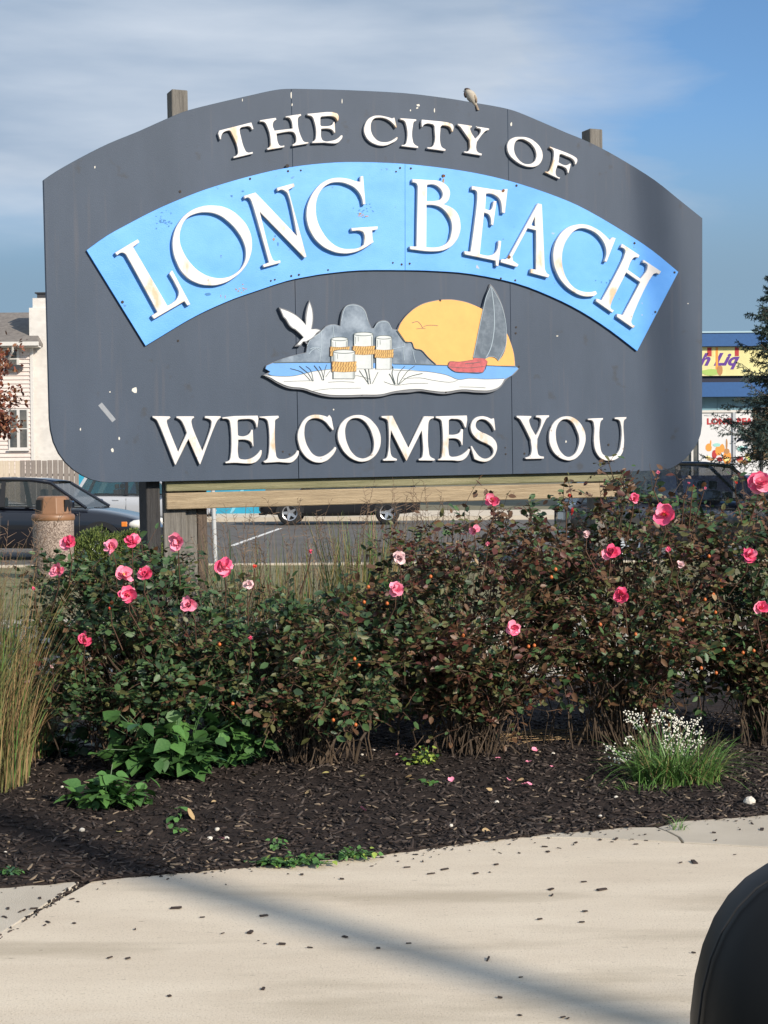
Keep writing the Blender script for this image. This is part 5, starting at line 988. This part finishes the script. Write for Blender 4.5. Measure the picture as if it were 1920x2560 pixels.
def tuft(name, lab, cat, px, py, rad, n, h, lean, wid, pk, depth=None, group=None, heads=0, rady=None, droop=1.0):
    c = on_ground(px, py, .04) if depth is None else at_depth(px, 1700, depth)
    z0 = bed_z(c.x, c.y) if c.y < 9.2 else 0
    e = empty(name, (c.x, c.y, z0)); tag(e, lab, cat, group)
    a = rng.uniform(0, 2*np.pi, n); r = rad*np.sqrt(rng.random(n)); ry_ = rad if rady is None else rady
    base = np.stack([np.cos(a)*r, np.sin(a)*r*ry_/rad, np.full(n, -.01)], -1)
    hh = rng.uniform(h[0], h[1], n); az = a+rng.normal(0, .8, n); le = np.abs(rng.normal(lean[0], lean[1], n))
    mi = rng.choice(len(GM), n, p=np.array(pk)/sum(pk)); wd = rng.uniform(.6, 1.1, n)*wid
    blades('blades', base, hh, az, le, wd, GM, mi, e, droop=droop)['kind'] = 'stuff'
    if heads:
        mb = MB(); V = []
        for q in range(heads):
            b0 = Vector((rng.uniform(-rad, rad), rng.uniform(-ry_, ry_), 0)); H_ = float(rng.uniform(h[1]*.9, h[1]*1.15)); lx, ly = rng.normal(0, .14, 2)
            pts = [b0+Vector((lx*t*t*H_, ly*t*t*H_, H_*t)) for t in (0, .35, .7, .9, 1)]; mb.tube([tuple(p) for p in pts], .0014, 3, .6)
            for s_ in range(14):
                f = .80+.22*s_/14; p = b0+Vector((lx*f*f*H_, ly*f*f*H_, H_*f)); d = Vector((rng.normal(0, .022), rng.normal(0, .022), rng.uniform(.005, .03)))
                mb.tube([tuple(p), tuple(p+d)], .0016, 3, .4)
        mb.build('seed_heads', GM[5], e)['kind'] = 'stuff'
    return e
tuft('grass_clump', 'tall straw-coloured ornamental grass clump at the left edge of the photo', 'grass', -95, 1968, .27, 1500, (.30, 1.00), (.20, .28), .0023, (1.2, 3.4, 4, 1.2, .5, 0), rady=.36, heads=40)
tuft('grass_clump', 'lower bleached grass clump beside the rose bush at left, behind the tallest grass', 'grass', 60, 1900, .12, 420, (.25, .72), (.40, .30), .0021, (2.5, 3, 3, .6, 0, 0), rady=.26, heads=16)
tuft('grass_clump', 'thin brownish wild grass with seed heads behind the roses left of the green tuft', 'grass', 735, 1500, .40, 850, (.55, .98), (.16, .12), .0028, (.8, 1.6, 3, .6, .8, 1), depth=7.62, heads=46, rady=.12)
tuft('grass_clump', 'upright green ornamental grass tuft rising under the wooden rails', 'grass', 912, 1500, .13, 340, (.62, 1.08), (.12, .10), .0048, (.8, .6, 3.4, 1.6, .5, 0), depth=7.72, heads=8, rady=.10)
tuft('grass_clump', 'brown seeding grass stems right of the green tuft beneath the rail', 'grass', 1060, 1500, .22, 200, (.60, 1.05), (.12, .10), .0026, (.6, 2.4, 2, .2, .6, 1), depth=7.9, heads=30, rady=.10)
tuft('sword_plant', 'dark sword-leaved plant just right of the left post', 'plant', 590, 1500, .10, 16, (.70, 1.02), (.22, .14), .012, (0, 0, 0, 0, 1, 0), depth=7.35, rady=.06)
tuft('grass_tuft', 'small sparse yellow-green grass tuft growing from the mulch left of centre', 'grass', 728, 1888, .03, 26, (.10, .22), (.75, .3), .0034, (.8, .2, 1.2, 2.2, 0, 0), droop=1.2)
tuft('grass_tuft', 'long bright green grass flopping among white flowers at lower right', 'grass', 1690, 1942, .18, 760, (.08, .25), (.85, .35), .0026, (.2, .1, .8, 4, .2, 0), rady=.08, droop=1.2)
tuft('grass_tuft', 'tiny green grass sprig at the bed edge on the far right', 'grass', 1692, 2046, .03, 34, (.025, .06), (.9, .3), .0016, (0, 0, .5, 3, .2, 0))
tuft('grass_tuft', 'small low grass sprigs in the mulch below the white flowers', 'grass', 1610, 1962, .10, 60, (.03, .075), (.8, .3), .0022, (0, 0, .5, 3, .2, 0), rady=.05)
# dead straw lying under the third bush
n = 48; c = on_ground(1340, 1858, .05); x = c.x+rng.normal(0, .20, n); y = c.y+rng.normal(0.05, .11, n); an = rng.normal(.12, .5, n); L = rng.uniform(.05, .20, n)
mb = MB()
for i in range(n):
    z = bed_z(x[i], y[i])+rng.uniform(.004, .022); d = Vector((math.cos(an[i])*L[i], math.sin(an[i])*L[i], rng.uniform(-.008, .012)))
    p = Vector((x[i], y[i], z)); mb.tube([tuple(p-d), tuple(p+Vector((0, 0, .006))), tuple(p+d)], .0016, 3)
tag(mb.build('dead_straw', GM[1]), 'flattened dead straw lying on the mulch under the bronzed rose bush', 'straw', kind='stuff')

# broad-leaved weeds: every leaf its own part ------------------------------
WG = [leafmat('weed_leaf_green', (0.038, 0.105, 0.026), (0.065, 0.150, 0.040), .5), leafmat('weed_leaf_bright', (0.060, 0.155, 0.036), (0.09, 0.20, 0.052), .5), leafmat('weed_leaf_dark', (0.028, 0.075, 0.022), (0.045, 0.105, 0.032), .5), leafmat('weed_leaf_blue_green', (0.035, 0.10, 0.055), (0.06, 0.14, 0.075), .5), leafmat('weed_leaf_yellow', (0.20, 0.28, 0.045), (0.28, 0.36, 0.07), .5)]
def leafmesh(m):
    V = [(0,0,0),(.10,.30,.02),(.35,.44,.04),(.70,.26,.02),(1.05,0,-.10),(.70,-.26,.02),(.35,-.44,.04),(.10,-.30,.02),(.30,0,-.03),(.65,0,-.045)]
    Fc = [(0,8,1),(1,8,2),(2,8,9,3),(3,9,4),(4,9,5),(5,9,8,6),(6,8,7),(7,8,0)]
    me = bpy.data.meshes.new('leaf'); me.from_pydata(V, [], Fc); me.materials.append(m); me.polygons.foreach_set('use_smooth', [True]*len(Fc)); return me
LM = [leafmesh(m) for m in WG]
def weed(lab, px, py, rx, ry, h, n, size, pm, cat='weed', shape='mound', nstem=10):
    c = on_ground(px, py, .03); z0 = bed_z(c.x, c.y); e = empty('broadleaf_weed', (c.x, c.y, z0)); tag(e, lab, cat)
    stems = MB(); tips = []
    for s in range(nstem):
        a = random.uniform(0, 2*math.pi); r = math.sqrt(random.random()); t = Vector((math.cos(a)*rx*r, math.sin(a)*ry*r, h*(1-.62*r*r)*random.uniform(.25, 1)))
        b = Vector((t.x*.25, t.y*.25, 0)); m_ = (b+t)/2+Vector((0, 0, .12*h)); pl = [tuple(b.lerp(m_, f*2) if f < .5 else m_.lerp(t, f*2-1)) for f in (0, .25, .5, .75, 1)]
        stems.tube(pl, .0028, 4, .6); tips.append(pl)
    stems.build('stem', WG[2], e)
    for i in range(n):
        pl = random.choice(tips); f = random.uniform(.12, 1); j = min(3, int(f*4)); a = Vector(pl[j]).lerp(Vector(pl[j+1]), f*4-j)
        o = bpy.data.objects.new('leaf', LM[random.choices(range(5), pm)[0]]); COL.objects.link(o); o.parent = e
        az = random.uniform(0, 2*math.pi); a += Vector((math.cos(az)*.02, math.sin(az)*.02, random.uniform(-.01, .015)))
        if a.z < .012: a.z = .012
        o.location = a; o.rotation_euler = (random.gauss(0, .35), random.gauss(.25, .35), az); s = size*random.uniform(.55, 1.2); o.scale = (s, s, s)
    return e
weed('broad-leaved green weed mound sprawling at the foot of the left rose bush', 430, 1955, .33, .21, .44, 299, .078, (5, 1.8, 3, .4, 0), nstem=34)
weed('lower right half of the green weed mound, spilling towards the sparse grass tuft', 585, 1930, .20, .13, .26, 170, .068, (4, 2.5, 2.5, .5, 0), nstem=22)
weed('bright green broad-leaved weed growing forward onto the mulch at lower left', 268, 2025, .17, .12, .22, 180, .058, (3, 5, .6, 0, 0), nstem=12)
weed('taller broad-leaved weed reaching up behind the mound towards the left post', 560, 1880, .16, .08, .56, 110, .074, (4, 3, 1, .4, 0), nstem=8)
weed('dark leafy weed in shade beside the straw grass', 170, 1905, .14, .10, .22, 70, .062, (1, .3, 5, .5, 0), nstem=8)
weed('leafy weed stem rising at the right end of the green mound', 660, 1905, .08, .05, .13, 22, .06, (4, 3, 1, .5, 0), nstem=4)
weed('blue-green round-leaved plant under the middle rose bush', 860, 1855, .09, .06, .24, 50, .036, (1, 0, 1.5, 5, 0), nstem=6)
weed('yellow-green small-leaved plant on the mulch below the middle roses', 1062, 1925, .085, .05, .10, 130, .020, (.5, 1, 0, 0, 5), nstem=12)
weed('vine of light green leaves climbing in the dark gap right of centre', 1075, 1800, .10, .05, .34, 60, .030, (2, 2, 1, .5, 1.5), nstem=6)
weed('leafy vine with fresh green leaves among the middle rose stems', 700, 1800, .14, .05, .62, 80, .040, (3, 3, 1, .8, 0), nstem=7)
weed('leafy green stems left of the white flowers', 1535, 1850, .08, .05, .30, 44, .042, (2, 3, 1.5, 0, .6), nstem=6)
weed('small two-leaved seedling standing in the mulch near a pale leaf', 450, 2050, .02, .02, .06, 8, .035, (3, 3, 0, 0, 0), nstem=2)
weed('small seedling just right of the bright weed', 362, 2022, .03, .02, .06, 12, .032, (3, 3, 0, 0, 0), nstem=3)
weed('tiny pale seedling near the bed edge at left', 453, 2075, .03, .02, .02, 14, .022, (2, 4, 0, 0, 1), nstem=3)
weed('low green creeping weed along the concrete edge, left of centre', 740, 2143, .16, .035, .030, 120, .024, (2, 5, 0, 0, .6), nstem=24)
weed('creeping green weed on the concrete edge right of its neighbour', 885, 2126, .085, .03, .035, 70, .022, (2, 5, 0, 0, .6), nstem=14)
weed('thin weed sprig standing behind the creeping edge weeds', 692, 2106, .03, .02, .07, 20, .020, (2, 4, 0, 0, 0), nstem=4)
weed('small grey-green weed patch at the far left bed edge', 22, 2166, .06, .03, .03, 40, .020, (1, .5, 2, 2, 0), nstem=8)
weed('scattered seedlings in the mulch right of centre', 1080, 1968, .05, .03, .03, 18, .024, (3, 3, 0, 0, 1), nstem=5)
weed('dark red leafed plant cut by the right edge below the roses', 1905, 1860, .12, .08, .22, 1, .03, (0, 0, 1, 0, 0), nstem=16)
# white alyssum flowers
m_wf = mat('small_white_flowers', (0.78, 0.76, 0.66), 0.6); e0 = on_ground(1660, 1905, .05)
fl = empty('white_flowers', (e0.x, e0.y, bed_z(e0.x, e0.y))); tag(fl, 'clusters of tiny white flowers above the bright green grass', 'flowers')
stem = MB(); 
for (px, py) in [(1570,1790),(1585,1800),(1600,1788),(1640,1800),(1655,1790),(1680,1792),(1700,1800),(1665,1822),(1690,1815),(1720,1812),(1745,1808),(1742,1830),(1748,1850),(1672,1850),(1690,1838),(1712,1842),(1730,1860),(1660,1860),(1675,1872),(1700,1865),(1640,1795),(1520,1870),(1535,1878),(1545,1900),(1560,1890),(1575,1905),(1570,1848),(1583,1880),(1562,1912),(1705,1880),(1735,1872),(1600,1815),(1720,1828)]:
    D = e0.y+random.uniform(-.12, .12); w = at_depth(px, py, D)-Vector((e0.x, e0.y, fl.location.z)); mb = MB()
    for q in range(16):
        c = w+Vector((random.gauss(0, .013), random.gauss(0, .012), random.gauss(0, .012))); r = random.uniform(.0032, .0055); nrm = Vector((random.gauss(0, .5), -1, random.gauss(.5, .5))).normalized(); a = nrm.orthogonal().normalized(); b = nrm.cross(a)
        mb.add([tuple(c+a*r), tuple(c+b*r), tuple(c-a*r), tuple(c-b*r), tuple(c+nrm*r*.6)], [(0,1,4),(1,2,4),(2,3,4),(3,0,4),(3,2,1,0)])
    mb.build('flower_cluster', m_wf, fl)['kind'] = 'stuff'
    stem.tube([tuple(w), tuple(w*.6+Vector((0, 0, -.0))), (w.x*.35, w.y*.4, 0)], .0013, 3)
stem.build('stems', WG[1], fl)['kind'] = 'stuff'

# fallen petals, leaves, pebbles on the mulch
def lying(name, px, py, me, s, lab, cat, grp, z=.008):
    p = on_ground(px, py, .03); p = on_ground(px, py, bed_z(p.x, p.y)) if p.y > edge_y(p.x) else on_ground(px, py, 0)
    zz = bed_z(p.x, p.y) if p.y > edge_y(p.x) else 0
    if grp:
        w_ = 'on the bed at left' if px < 640 else 'on the bed mid-way' if px < 1180 else 'on the bed at right'
        w_ += ', near the plants' if py < 1950 else ', near the concrete'; lab += ' '+w_; grp += ' '+w_
    o = bpy.data.objects.new(name, me); COL.objects.link(o); o.location = (p.x, p.y, zz+z); o.scale = (s, s, s); o.rotation_euler = (random.gauss(0, .3), random.gauss(0, .3), random.uniform(0, 6.28))
    return tag(o, lab, cat, grp)
PM = petal_mesh('fallen_petal', m_pinkl, .3)
for a, b in ((1240,1903),(1342,1880),(1272,1955),(1330,1970),(1312,1968),(1320,1908),(915,2035),(990,1893),(560,2105),(1385,1920),(1130,1962)): lying('fallen_petal', a, b, PM, random.uniform(.016, .026), 'pale pink rose petal fallen', 'petal', 'pink rose petals fallen on the mulch', .012)
DL = leafmesh(mat('dead_leaf_tan', (0.42, 0.28, 0.13), 0.7, col2=(0.52, 0.38, 0.20), vscale=9)); DL2 = leafmesh(mat('dead_leaf_yellow', (0.50, 0.44, 0.16), 0.7))
for k, (a, b) in enumerate(((823,1944),(1022,1956),(1028,1945),(910,1940),(905,1882),(1460,1958),(1390,1910),(1310,1955),(1440,1946),(300,2095),(265,2140),(620,2100),(1380,2062),(1475,1980),(1205,2088),(640,1945),(1560,1938),(100,1990),(1100,1930),(770,1990),(540,2010),(1620,2000),(1230,1985),(1490,1900),(1020,1960))):
    lying('fallen_leaf', a, b, DL if k % 3 else DL2, random.uniform(.018, .034), 'small curled dry leaf fallen', 'leaf', 'dry leaves fallen on the mulch', .012)
lying('fallen_leaf', 473, 2052, DL, .058, 'largest pale tan leaf on the mulch, standing near the seedlings', 'leaf', None, .02).rotation_euler = (R(60), 0, R(80))
def pebble(px, py, r, m, lab, grp=None):
    bm = bmesh.new(); bmesh.ops.create_icosphere(bm, subdivisions=2, radius=1)
    for v in bm.verts: v.co *= 1+.22*mn.noise(v.co*1.3+Vector((px, py, 0))); v.co.z *= .75
    me = bpy.data.meshes.new('pebble'); bm.to_mesh(me); bm.free(); me.materials.append(m)
    return lying('stone', px, py, me, r, lab, 'stone', grp, r*.4)
m_st = mat('pale_stone', (0.60, 0.55, 0.46), 0.85, col2=(0.72, 0.68, 0.60), vscale=30, bump=.4)
pebble(1873, 2011, .024, m_st, 'largest pale stone on the mulch near the right edge')
for a, b in ((14,2134),(155,1960),(543,2084),(410,2148),(524,2098),(205,2077),(935,1876),(905,1890),(1540,2003),(1500,2043),(1382,1884),(567,2098),(1128,2072),(1242,2005)): pebble(a, b, random.uniform(.006, .012), m_st, 'small whitish stone lying', 'small pale stones on the mulch')

# juniper behind the bin ---------------------------------------------------
JG = [leafmat('juniper_green', (0.06, 0.10, 0.02), (0.11, 0.16, 0.035), .7), leafmat('juniper_light', (0.13, 0.17, 0.04), (0.19, 0.23, 0.06), .7), leafmat('juniper_dark', (0.02, 0.035, 0.012), (0.035, 0.055, 0.018), .7)]
def mound(name, lab, cat, px, D, rx, ry, rz, n, ll, mats, pk, zb=-.1, group=None):
    c = at_depth(px, 1300, D); e = empty(name, (c.x, D, zb)); tag(e, lab, cat, group)
    a = rng.uniform(0, 2*np.pi, n); u = rng.random(n)**.6; el = np.arcsin(rng.uniform(.0, 1, n))
    d = np.stack([np.cos(a)*np.cos(el), np.sin(a)*np.cos(el), np.sin(el)], -1)
    lump = np.array([1+.28*mn.noise(Vector((v[0]*3, v[1]*3, v[2]*3+px))) for v in d])
    rr = (.72+.28*u)*lump; P = d*rr[:, None]*np.array([rx, ry, rz])
    dr = d+rng.normal(0, .5, (n, 3))+np.array([0, 0, .4]); nr = rng.normal(0, 1, (n, 3))
    L = rng.uniform(.6, 1.2, n)*ll
    leaves('foliage', P, dr, nr, L, L*.30, mats, rng.choice(len(mats), n, p=pk), e)['kind'] = 'stuff'
    st = MB()
    for q in range(7):
        t = 2*math.pi*q/7; st.tube([(0, 0, 0), (rx*.4*math.cos(t), ry*.4*math.sin(t), rz*.4), (rx*.75*math.cos(t), ry*.75*math.sin(t), rz*.6)], .02, 5, .4)
    st.build('branches', m_cane, e)['kind'] = 'stuff'; return e
mound('juniper_shrub', 'low golden-green juniper directly right of the litter bin', 'shrub', 230, 21.6, .50, .4, .60, 7000, .055, JG, (.45, .35, .2), group='low junipers beyond the pavement')
mound('juniper_shrub', 'low golden-green juniper touching the dark left post', 'shrub', 335, 21.8, .50, .4, .62, 7000, .055, JG, (.45, .35, .2), group='low junipers beyond the pavement')
mound('juniper_shrub', 'low juniper hidden partly behind the left post', 'shrub', 430, 22.2, .38, .4, .42, 3200, .055, JG, (.45, .3, .25), group='low junipers beyond the pavement')
# red-leaved tree at the far left
def tree(name, lab, px, D, h, rad, zc, rz, mats, pk, n, ll, zb, lean=0):
    c = at_depth(px, 1100, D); e = empty(name, (c.x, D, zb)); tag(e, lab, 'tree'); t = MB(); t.tube([(0, 0, 0), (lean*.3, 0, h*.35), (lean, 0, h*.8)], rad*.07, 9, .35)
    t.build('trunk', m_cane, e, smooth=True)
    b = MB(); ends = []
    for q in range(26):
        a = random.uniform(0, 6.28); el = random.uniform(-.5, 1.1); r = random.uniform(.6, 1); p0 = Vector((lean*.5, 0, zc-rz*.6+random.random()*rz*.8)); p1 = Vector((math.cos(a)*math.cos(el)*rad*r, math.sin(a)*math.cos(el)*rad*r, zc+math.sin(el)*rz*r))
        b.tube([p0, (p0+p1)/2+Vector((0, 0, .1)), p1], .05, 5, .15); ends += [p0.lerp(p1, f) for f in (.45, .6, .75, .9, 1)]
        for s in range(3):
            p2 = p1+Vector((random.gauss(0, .3), random.gauss(0, .3), random.uniform(.1, .7))); b.tube([p1, p2], .012, 3, .3); ends.append(p2)
    b.build('branches', m_cane, e)
    ci = rng.integers(0, len(ends), n); E_ = np.array([tuple(v) for v in ends]); P = E_[ci]+rng.normal(0, rad*.10, (n, 3)); L = rng.uniform(.6, 1.2, n)*ll
    leaves('crown', P, rng.normal(0, 1, (n, 3))-np.array([0, 0, .4]), rng.normal(0, 1, (n, 3)), L, L*.7, mats, rng.choice(len(mats), n, p=pk), e)['kind'] = 'stuff'
    return e
RT = [leafmat('autumn_red_leaf', (0.14, 0.035, 0.022), (0.22, 0.07, 0.035), .6), leafmat('autumn_brown_leaf', (0.17, 0.075, 0.035), (0.26, 0.12, 0.06), .6), leafmat('autumn_dark_leaf', (0.06, 0.022, 0.016), (0.10, 0.035, 0.022), .6)]
tree('red_leaf_tree', 'small tree with red-brown autumn leaves at the left edge in front of the house', -55, 44, 4.6, 1.0, 3.4, 1.75, RT, (.45, .3, .25), 3800, .15, -.2)
# spruce on the right
SP_ = at_depth(1965, 1100, 25.0); sp = empty('spruce_tree', (SP_.x, 25.0, -.12)); tag(sp, 'blue-green spruce with drooping tiers at the right edge before the shop', 'tree')
SG = [leafmat('spruce_needles', (0.022, 0.048, 0.040), (0.045, 0.080, 0.068), .7), leafmat('spruce_needles_light', (0.06, 0.105, 0.095), (0.10, 0.15, 0.135), .7), leafmat('spruce_needles_dark', (0.010, 0.022, 0.020), (0.018, 0.035, 0.03), .7)]
MB().tube([(0, 0, 0), (0.02, 0, 2), (0, 0, 4.9)], .075, 10, .2).build('trunk', m_cane, sp, smooth=True)
br = MB(); P_, D_ = [], []
for q in range(215):
    z = 1.55+3.25*random.random()**1.15; R_ = (1.28*(max(0, 1-(z-1.5)/3.5))**.8+.05)*(.5+.5*min(1, (z-1.45)/.35))
    a = random.uniform(0, 6.28); r = R_*random.uniform(.55, 1.15); dv = Vector((math.cos(a), math.sin(a), 0)); d0 = random.uniform(-.5, -.05); d1 = random.uniform(.15, .45)
    cv = lambda f: Vector((0, 0, z))+dv*r*f+Vector((0, 0, d0*r*f+d1*r*f*f*f))
    br.tube([cv(f) for f in (0, .25, .5, .75, 1)], .012, 4, .3)
    sd2 = Vector((-dv.y, dv.x, 0))
    for s in range(13):
        f = .2+.8*s/12; p = cv(f); L = .24*r*(1.15-f)+.06
        for sg in (1, -1):
            dd = (dv*random.uniform(.4, .9)+sd2*sg*random.uniform(.3, .9)+Vector((0, 0, random.uniform(-.9, .35)))).normalized(); p1 = p+dd*L
            br.tube([p, p1], .004, 3, .5)
            for w in range(int(8+L*50)):
                g = random.random()**.8; P_.append(tuple(p.lerp(p1, g))); D_.append(tuple(dd*.9+Vector((random.gauss(0, .6), random.gauss(0, .6), random.gauss(.15, .6)))))
br.build('branches', m_cane, sp)['kind'] = 'stuff'
P_ = np.array(P_); n = len(P_); L = rng.uniform(.03, .062, n)
leaves('needles', P_, np.array(D_), rng.normal(0, 1, (n, 3)), L, L*.28, SG, rng.choice(3, n, p=(.48, .34, .18)), sp)['kind'] = 'stuff'

# ------------------------------------------------------------------ sparrow on the sign
bp_ = SP(1174, 258, -.015); bw = SM @ Vector((bp_[0], .015, bp_[1]))
u_ = 3840/((bw-EYE).y)      # pixels per metre there
bird = empty('sparrow', (bw.x, bw.y, bw.z)); tag(bird, 'small brown sparrow perched on the curved top edge of the sign', 'bird')
k_ = 1/u_
def at2(px, py, dy=0): return Vector(((px-1174)*k_, dy, (255-py)*k_))
m_bb = mat('sparrow_breast', (0.36, 0.32, 0.26), 0.9, col2=(0.46, 0.42, 0.35), vscale=60, bump=.3); m_bd = mat('sparrow_dark_brown', (0.07, 0.05, 0.045), 0.85, var=.3, vscale=60)
m_bw = mat('sparrow_wing', (0.20, 0.15, 0.11), 0.85, col2=(0.30, 0.24, 0.17), vscale=70)
spine = [(1190, 263, 2.2), (1187, 256, 6), (1184, 248, 10.5), (1179, 240, 12.6), (1175, 233, 11.8), (1171, 228, 9.0), (1169, 224.5, 7.6), (1168, 221.5, 6.6), (1167.5, 219.5, 4.2), (1167.3, 218.8, .5)]
mb = MB(); n = 14
for j, (a, b, r) in enumerate(spine):
    c = at2(a, b); jn = spine[min(j+1, 9)]; jp = spine[max(j-1, 0)]; t = (at2(jn[0], jn[1])-at2(jp[0], jp[1])).normalized(); s_ = Vector((0, 1, 0)); v_ = t.cross(s_)
    for i in range(n):
        an = 2*math.pi*i/n; mb.v.append(tuple(c+(v_*math.cos(an)+s_*math.sin(an))*r*k_))
for j in range(9):
    for i in range(n): mb.f.append((j*n+i, j*n+(i+1) % n, (j+1)*n+(i+1) % n, (j+1)*n+i))
bo_ = mb.build('body', m_bb, bird, smooth=True)
def ell(name, c, r, m, rot=0, par=bird, n=10):
    v = MB()
    for i in range(n):
        for j in range(n+2):
            th, ph = math.pi*i/(n-1), 2*math.pi*j/(n+2); v.v.append((r[0]*math.sin(th)*math.cos(ph), r[1]*math.sin(th)*math.sin(ph), r[2]*math.cos(th)))
    for i in range(n-1):
        for j in range(n+2): v.f.append((i*(n+2)+j, i*(n+2)+(j+1) % (n+2), (i+1)*(n+2)+(j+1) % (n+2), (i+1)*(n+2)+j))
    o = v.build(name, m, par, smooth=True); o.location = c; o.rotation_euler = (0, rot, 0); return o
ell('cap', at2(1169, 222), (8.4*k_, 7.4*k_, 4.4*k_), m_bd, .2); ell('bib', at2(1163.5, 234), (4.0*k_, 6*k_, 8*k_), m_bd, -.15)
MB().cyl(at2(1163, 224.5), at2(1157.5, 225.5), 2.0*k_, .3*k_, 8).build('beak', m_bd, bird)
ell('eye', at2(1165, 223.6, -6.4*k_), (.9*k_, .9*k_, .9*k_), m_black)
for sg in (1, -1): ell('wing', at2(1186.5, 243, sg*6.5*k_), (4.2*k_, 4.5*k_, 13*k_), m_bw, -.42)
MB().add([tuple(at2(1185, 252, -3*k_)), tuple(at2(1190, 250, 3*k_)), tuple(at2(1198, 272, 4*k_)), tuple(at2(1192, 273, -4*k_)), tuple(at2(1187, 252, -4*k_)), tuple(at2(1192, 250, 4*k_)), tuple(at2(1199.5, 271, 5*k_)), tuple(at2(1194, 273, -5*k_))], [(0,1,2,3),(7,6,5,4),(0,4,5,1),(1,5,6,2),(2,6,7,3),(3,7,4,0)]).build('tail', m_bw, bird)
for sg in (1, -1): MB().cyl(at2(1178, 250, sg*4*k_), at2(1176, 258.5, sg*5*k_), .9*k_, n=6).cyl(at2(1176, 257.8, sg*5*k_), at2(1171, 257.5, sg*6*k_), .8*k_, n=6).build('leg', mat('sparrow_leg', (0.22, 0.13, 0.10), .7), bird)

# ------------------------------------------------------------------ the viewer's own car: door and wing mirror at the window
m_mir = mat('matt_black_plastic', (0.004, 0.0038, 0.0035), 0.5, spec=.3)
vm = empty('car_door', (0.0, 0.42, 0)); tag(vm, 'black wing mirror and door of a car, cut by the lower right corner', 'car mirror')
mc = Vector((.2535, .75, .998)); hwX, hwZ, hd2 = .1035, .116, .065
v = MB(); nu, nv = 40, 20
def sgnp(a, p): return math.copysign(abs(a)**p, a)
for i in range(nv+1):
    th = math.pi*i/nv
    for j in range(nu):
        ph = 2*math.pi*j/nu; v.v.append((mc.x+hwX*sgnp(math.sin(th), .8)*sgnp(math.cos(ph), .62)*(1+.0), mc.y-.42+hd2*sgnp(math.cos(th), .8), mc.z+hwZ*sgnp(math.sin(th), .8)*sgnp(math.sin(ph), .72)))
for i in range(nv):
    for j in range(nu): v.f.append((i*nu+j, i*nu+(j+1) % nu, (i+1)*nu+(j+1) % nu, (i+1)*nu+j))
v.build('mirror_housing', m_mir, vm, smooth=True)
ring_ = [(mc.x+(hwX+.0008)*sgnp(math.cos(2*math.pi*i/40), .62), mc.y-.42-.012, mc.z+(hwZ+.0008)*sgnp(math.sin(2*math.pi*i/40), .72)) for i in range(41)]
MB().tube(ring_, .0006, 6).build('mirror_seam', m_black, vm)
MB().tube([(.30, .02, .90), (.29, .16, .90), (.27, .30, .93)], .03, 10).build('mirror_arm', m_mir, vm, smooth=True)
gl_ = MB(); pts = [(.145+.0, .33+.052*math.cos(2*math.pi*i/20), .99+.085*math.sin(2*math.pi*i/20)) for i in range(20)]
MB().box(-1.0, .42, -.03, .05, .25, .90).build('door_panel', mat('dark_car_paint', (0.02, 0.022, 0.025), .3, coat=1), vm, bevel=.02)
MB().box(-.9, .36, -.035, .03, .905, .925).build('window_seal', m_black, vm)
